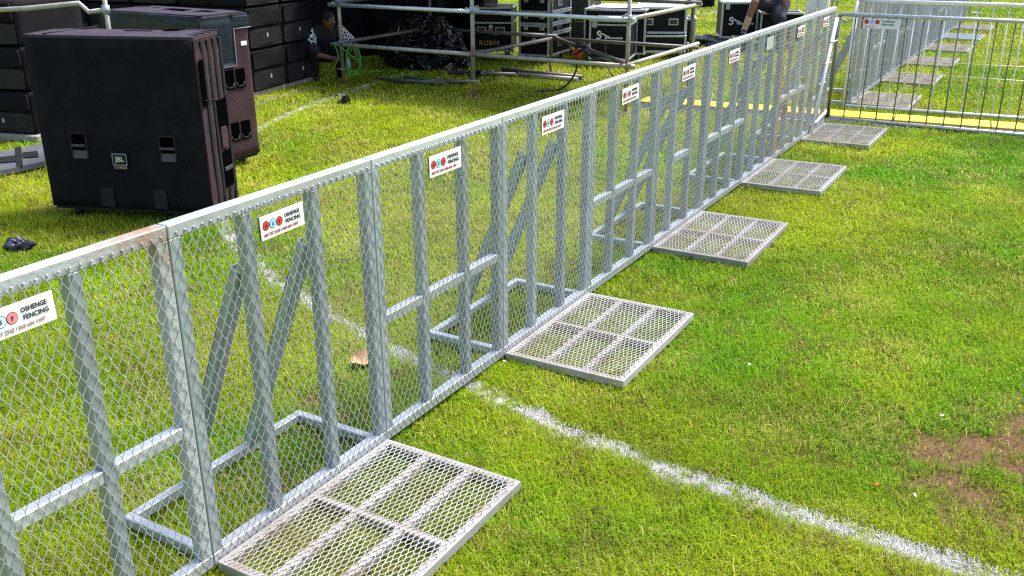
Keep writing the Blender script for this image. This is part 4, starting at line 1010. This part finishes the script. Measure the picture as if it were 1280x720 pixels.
# seated person in shorts
PB_ = at(952, 62); t = thing('person', 'person in black shorts seated by the logo case, tan bandage on one shin', 'person', (PB_.x+.05, PB_.y-.05, 0), R(-8))
m = MB(); hip = Vector((.12,.16,.72)); chest = Vector((.11,.14,1.14)); neck = Vector((.10,.11,1.29)); HCn = Vector((.09,.07,1.42)); hf = (-.3,-.9,-.3)
limb(m, [hip, (hip+chest)/2, chest, neck], [.145,.13,.14,.055]); rot = head(m, HCn, hf, (0,0,1)); limb(m, [neck, HCn], [.055,.05])
sh = {-1: Vector((-.09,.13,1.20)), 1: Vector((.31,.13,1.20))}; el = {-1: Vector((-.16,-.01,.96)), 1: Vector((.38,.0,.95))}; wr = {-1: Vector((-.10,-.20,.88)), 1: Vector((.26,-.18,.86))}
kn = {-1: Vector((-.26,-.22,.77)), 1: Vector((.16,-.25,.50))}; an = {-1: Vector((-.40,-.26,.33)), 1: Vector((.20,-.14,.10))}
for s_ in (-1, 1):
    limb(m, [chest+Vector((s_*.08,0,.03)), sh[s_]], [.09,.062]); limb(m, [sh[s_], el[s_], wr[s_]], [.056,.043,.028]); hand(m, wr[s_], wr[s_]-el[s_], (0,-.2,-1))
    limb(m, [hip+Vector((s_*.09,0,-.02)), kn[s_], kn[s_].lerp(an[s_], .35), an[s_]], [.10,.068,.062,.042])
bd = m.build('body', skin2, t); remesh(bd, .0065, 3); face(t, HCn, hf, (0,0,1), rot)
m = MB()
for s_ in (-1, 1): limb(m, [hip+Vector((s_*.08,0,0)), hip.lerp(kn[s_], .55), hip.lerp(kn[s_], .80 if s_ < 0 else .92)], [.155,.125,.105])
limb(m, [hip, hip+Vector((0,0,.14))], [.165,.155]); o = m.build('shorts', navyshort, t); remesh(o, .010, 3)
m = MB(); limb(m, [hip+Vector((0,0,.12)), chest, neck-Vector((0,0,.06))], [.155,.158,.09])
for s_ in (-1, 1): limb(m, [chest+Vector((s_*.08,0,.03)), sh[s_], sh[s_].lerp(el[s_], .6)], [.10,.076,.068])
o = m.build('shirt', tshirt, t); remesh(o, .010, 3)
m = MB(); a, b = kn[-1].lerp(an[-1], .52), an[-1]; limb(m, [a, b], [.058,.046]); o = m.build('bandage', sock, t); remesh(o, .008, 2)
for s_ in (-1, 1):
    m = MB(); a = an[s_]; zf = a.z-.085; m.ell((a.x, a.y-.06, zf+.045), (.047,.13,.045), 12, 8); m.ell((a.x, a.y, zf+.075), (.045,.06,.06), 12, 8); m.build('shoe', shoe, t)
fc = flight_case('flight_case', 'small black box under the raised foot of the person in shorts', (PB_.x-.58, PB_.y-.42, 0), R(-8), .34, .30, .235, .004, edge=.016, casters=False)
# standing person in white
PW_ = at(1020, 25); t = thing('person', 'standing person dressed in white with a dark glove, beyond the end of the near fence', 'person', (PW_.x, PW_.y, 0), R(-20))
m = MB(); hip = Vector((0,0,.92)); chest = Vector((0,0,1.32)); neck = Vector((0,-.01,1.48)); HCn = Vector((0,-.03,1.62)); hf = (0,-1,-.15)
limb(m, [hip, (hip+chest)/2, chest, neck], [.145,.13,.145,.055]); rot = head(m, HCn, hf, (0,0,1)); limb(m, [neck, HCn], [.055,.05])
sh = {-1: Vector((-.20,0,1.40)), 1: Vector((.20,0,1.40))}; el = {-1: Vector((-.27,.02,1.12)), 1: Vector((.27,.01,1.11))}; wr = {-1: Vector((-.25,-.12,.92)), 1: Vector((.22,-.18,.93))}
kn = {-1: Vector((-.11,-.02,.50)), 1: Vector((.12,-.03,.50))}; an = {-1: Vector((-.12,.02,.085)), 1: Vector((.13,.0,.085))}
for s_ in (-1, 1):
    limb(m, [chest+Vector((s_*.08,0,.05)), sh[s_]], [.09,.062]); limb(m, [sh[s_], el[s_], wr[s_]], [.056,.043,.028]); hand(m, wr[s_], wr[s_]-el[s_], (-s_,-.3,0))
    limb(m, [hip+Vector((s_*.09,0,-.02)), kn[s_], an[s_]], [.10,.062,.042])
bd = m.build('body', skin1, t); remesh(bd, .0065, 3); face(t, HCn, hf, (0,0,1), rot)
m = MB(); limb(m, [hip+Vector((0,0,.02)), (hip+chest)/2, chest, neck-Vector((0,0,.07))], [.165,.15,.162,.09])
for s_ in (-1, 1): limb(m, [chest+Vector((s_*.08,0,.05)), sh[s_], sh[s_].lerp(el[s_], .6)], [.10,.076,.068])
o = m.build('shirt', whitecloth, t); remesh(o, .010, 3)
m = MB()
for s_ in (-1, 1): limb(m, [hip+Vector((s_*.085,0,-.02)), kn[s_], an[s_].lerp(kn[s_], .05)], [.145,.122,.105])
o = m.build('trousers', whitecloth, t); remesh(o, .010, 3)
m = MB(); w_ = wr[1]; m.ell(w_+Vector((-.02,-.05,-.05)), (.055,.06,.075), 12, 8); m.build('glove', shoe, t)
for s_ in (-1, 1):
    m = MB(); a = an[s_]; m.ell((a.x, a.y-.06, .045), (.047,.13,.045), 12, 8); m.ell((a.x, a.y, .075), (.045,.06,.06), 12, 8); m.build('shoe', shoe, t)
print('objects', len(bpy.data.objects), 'blades', n)
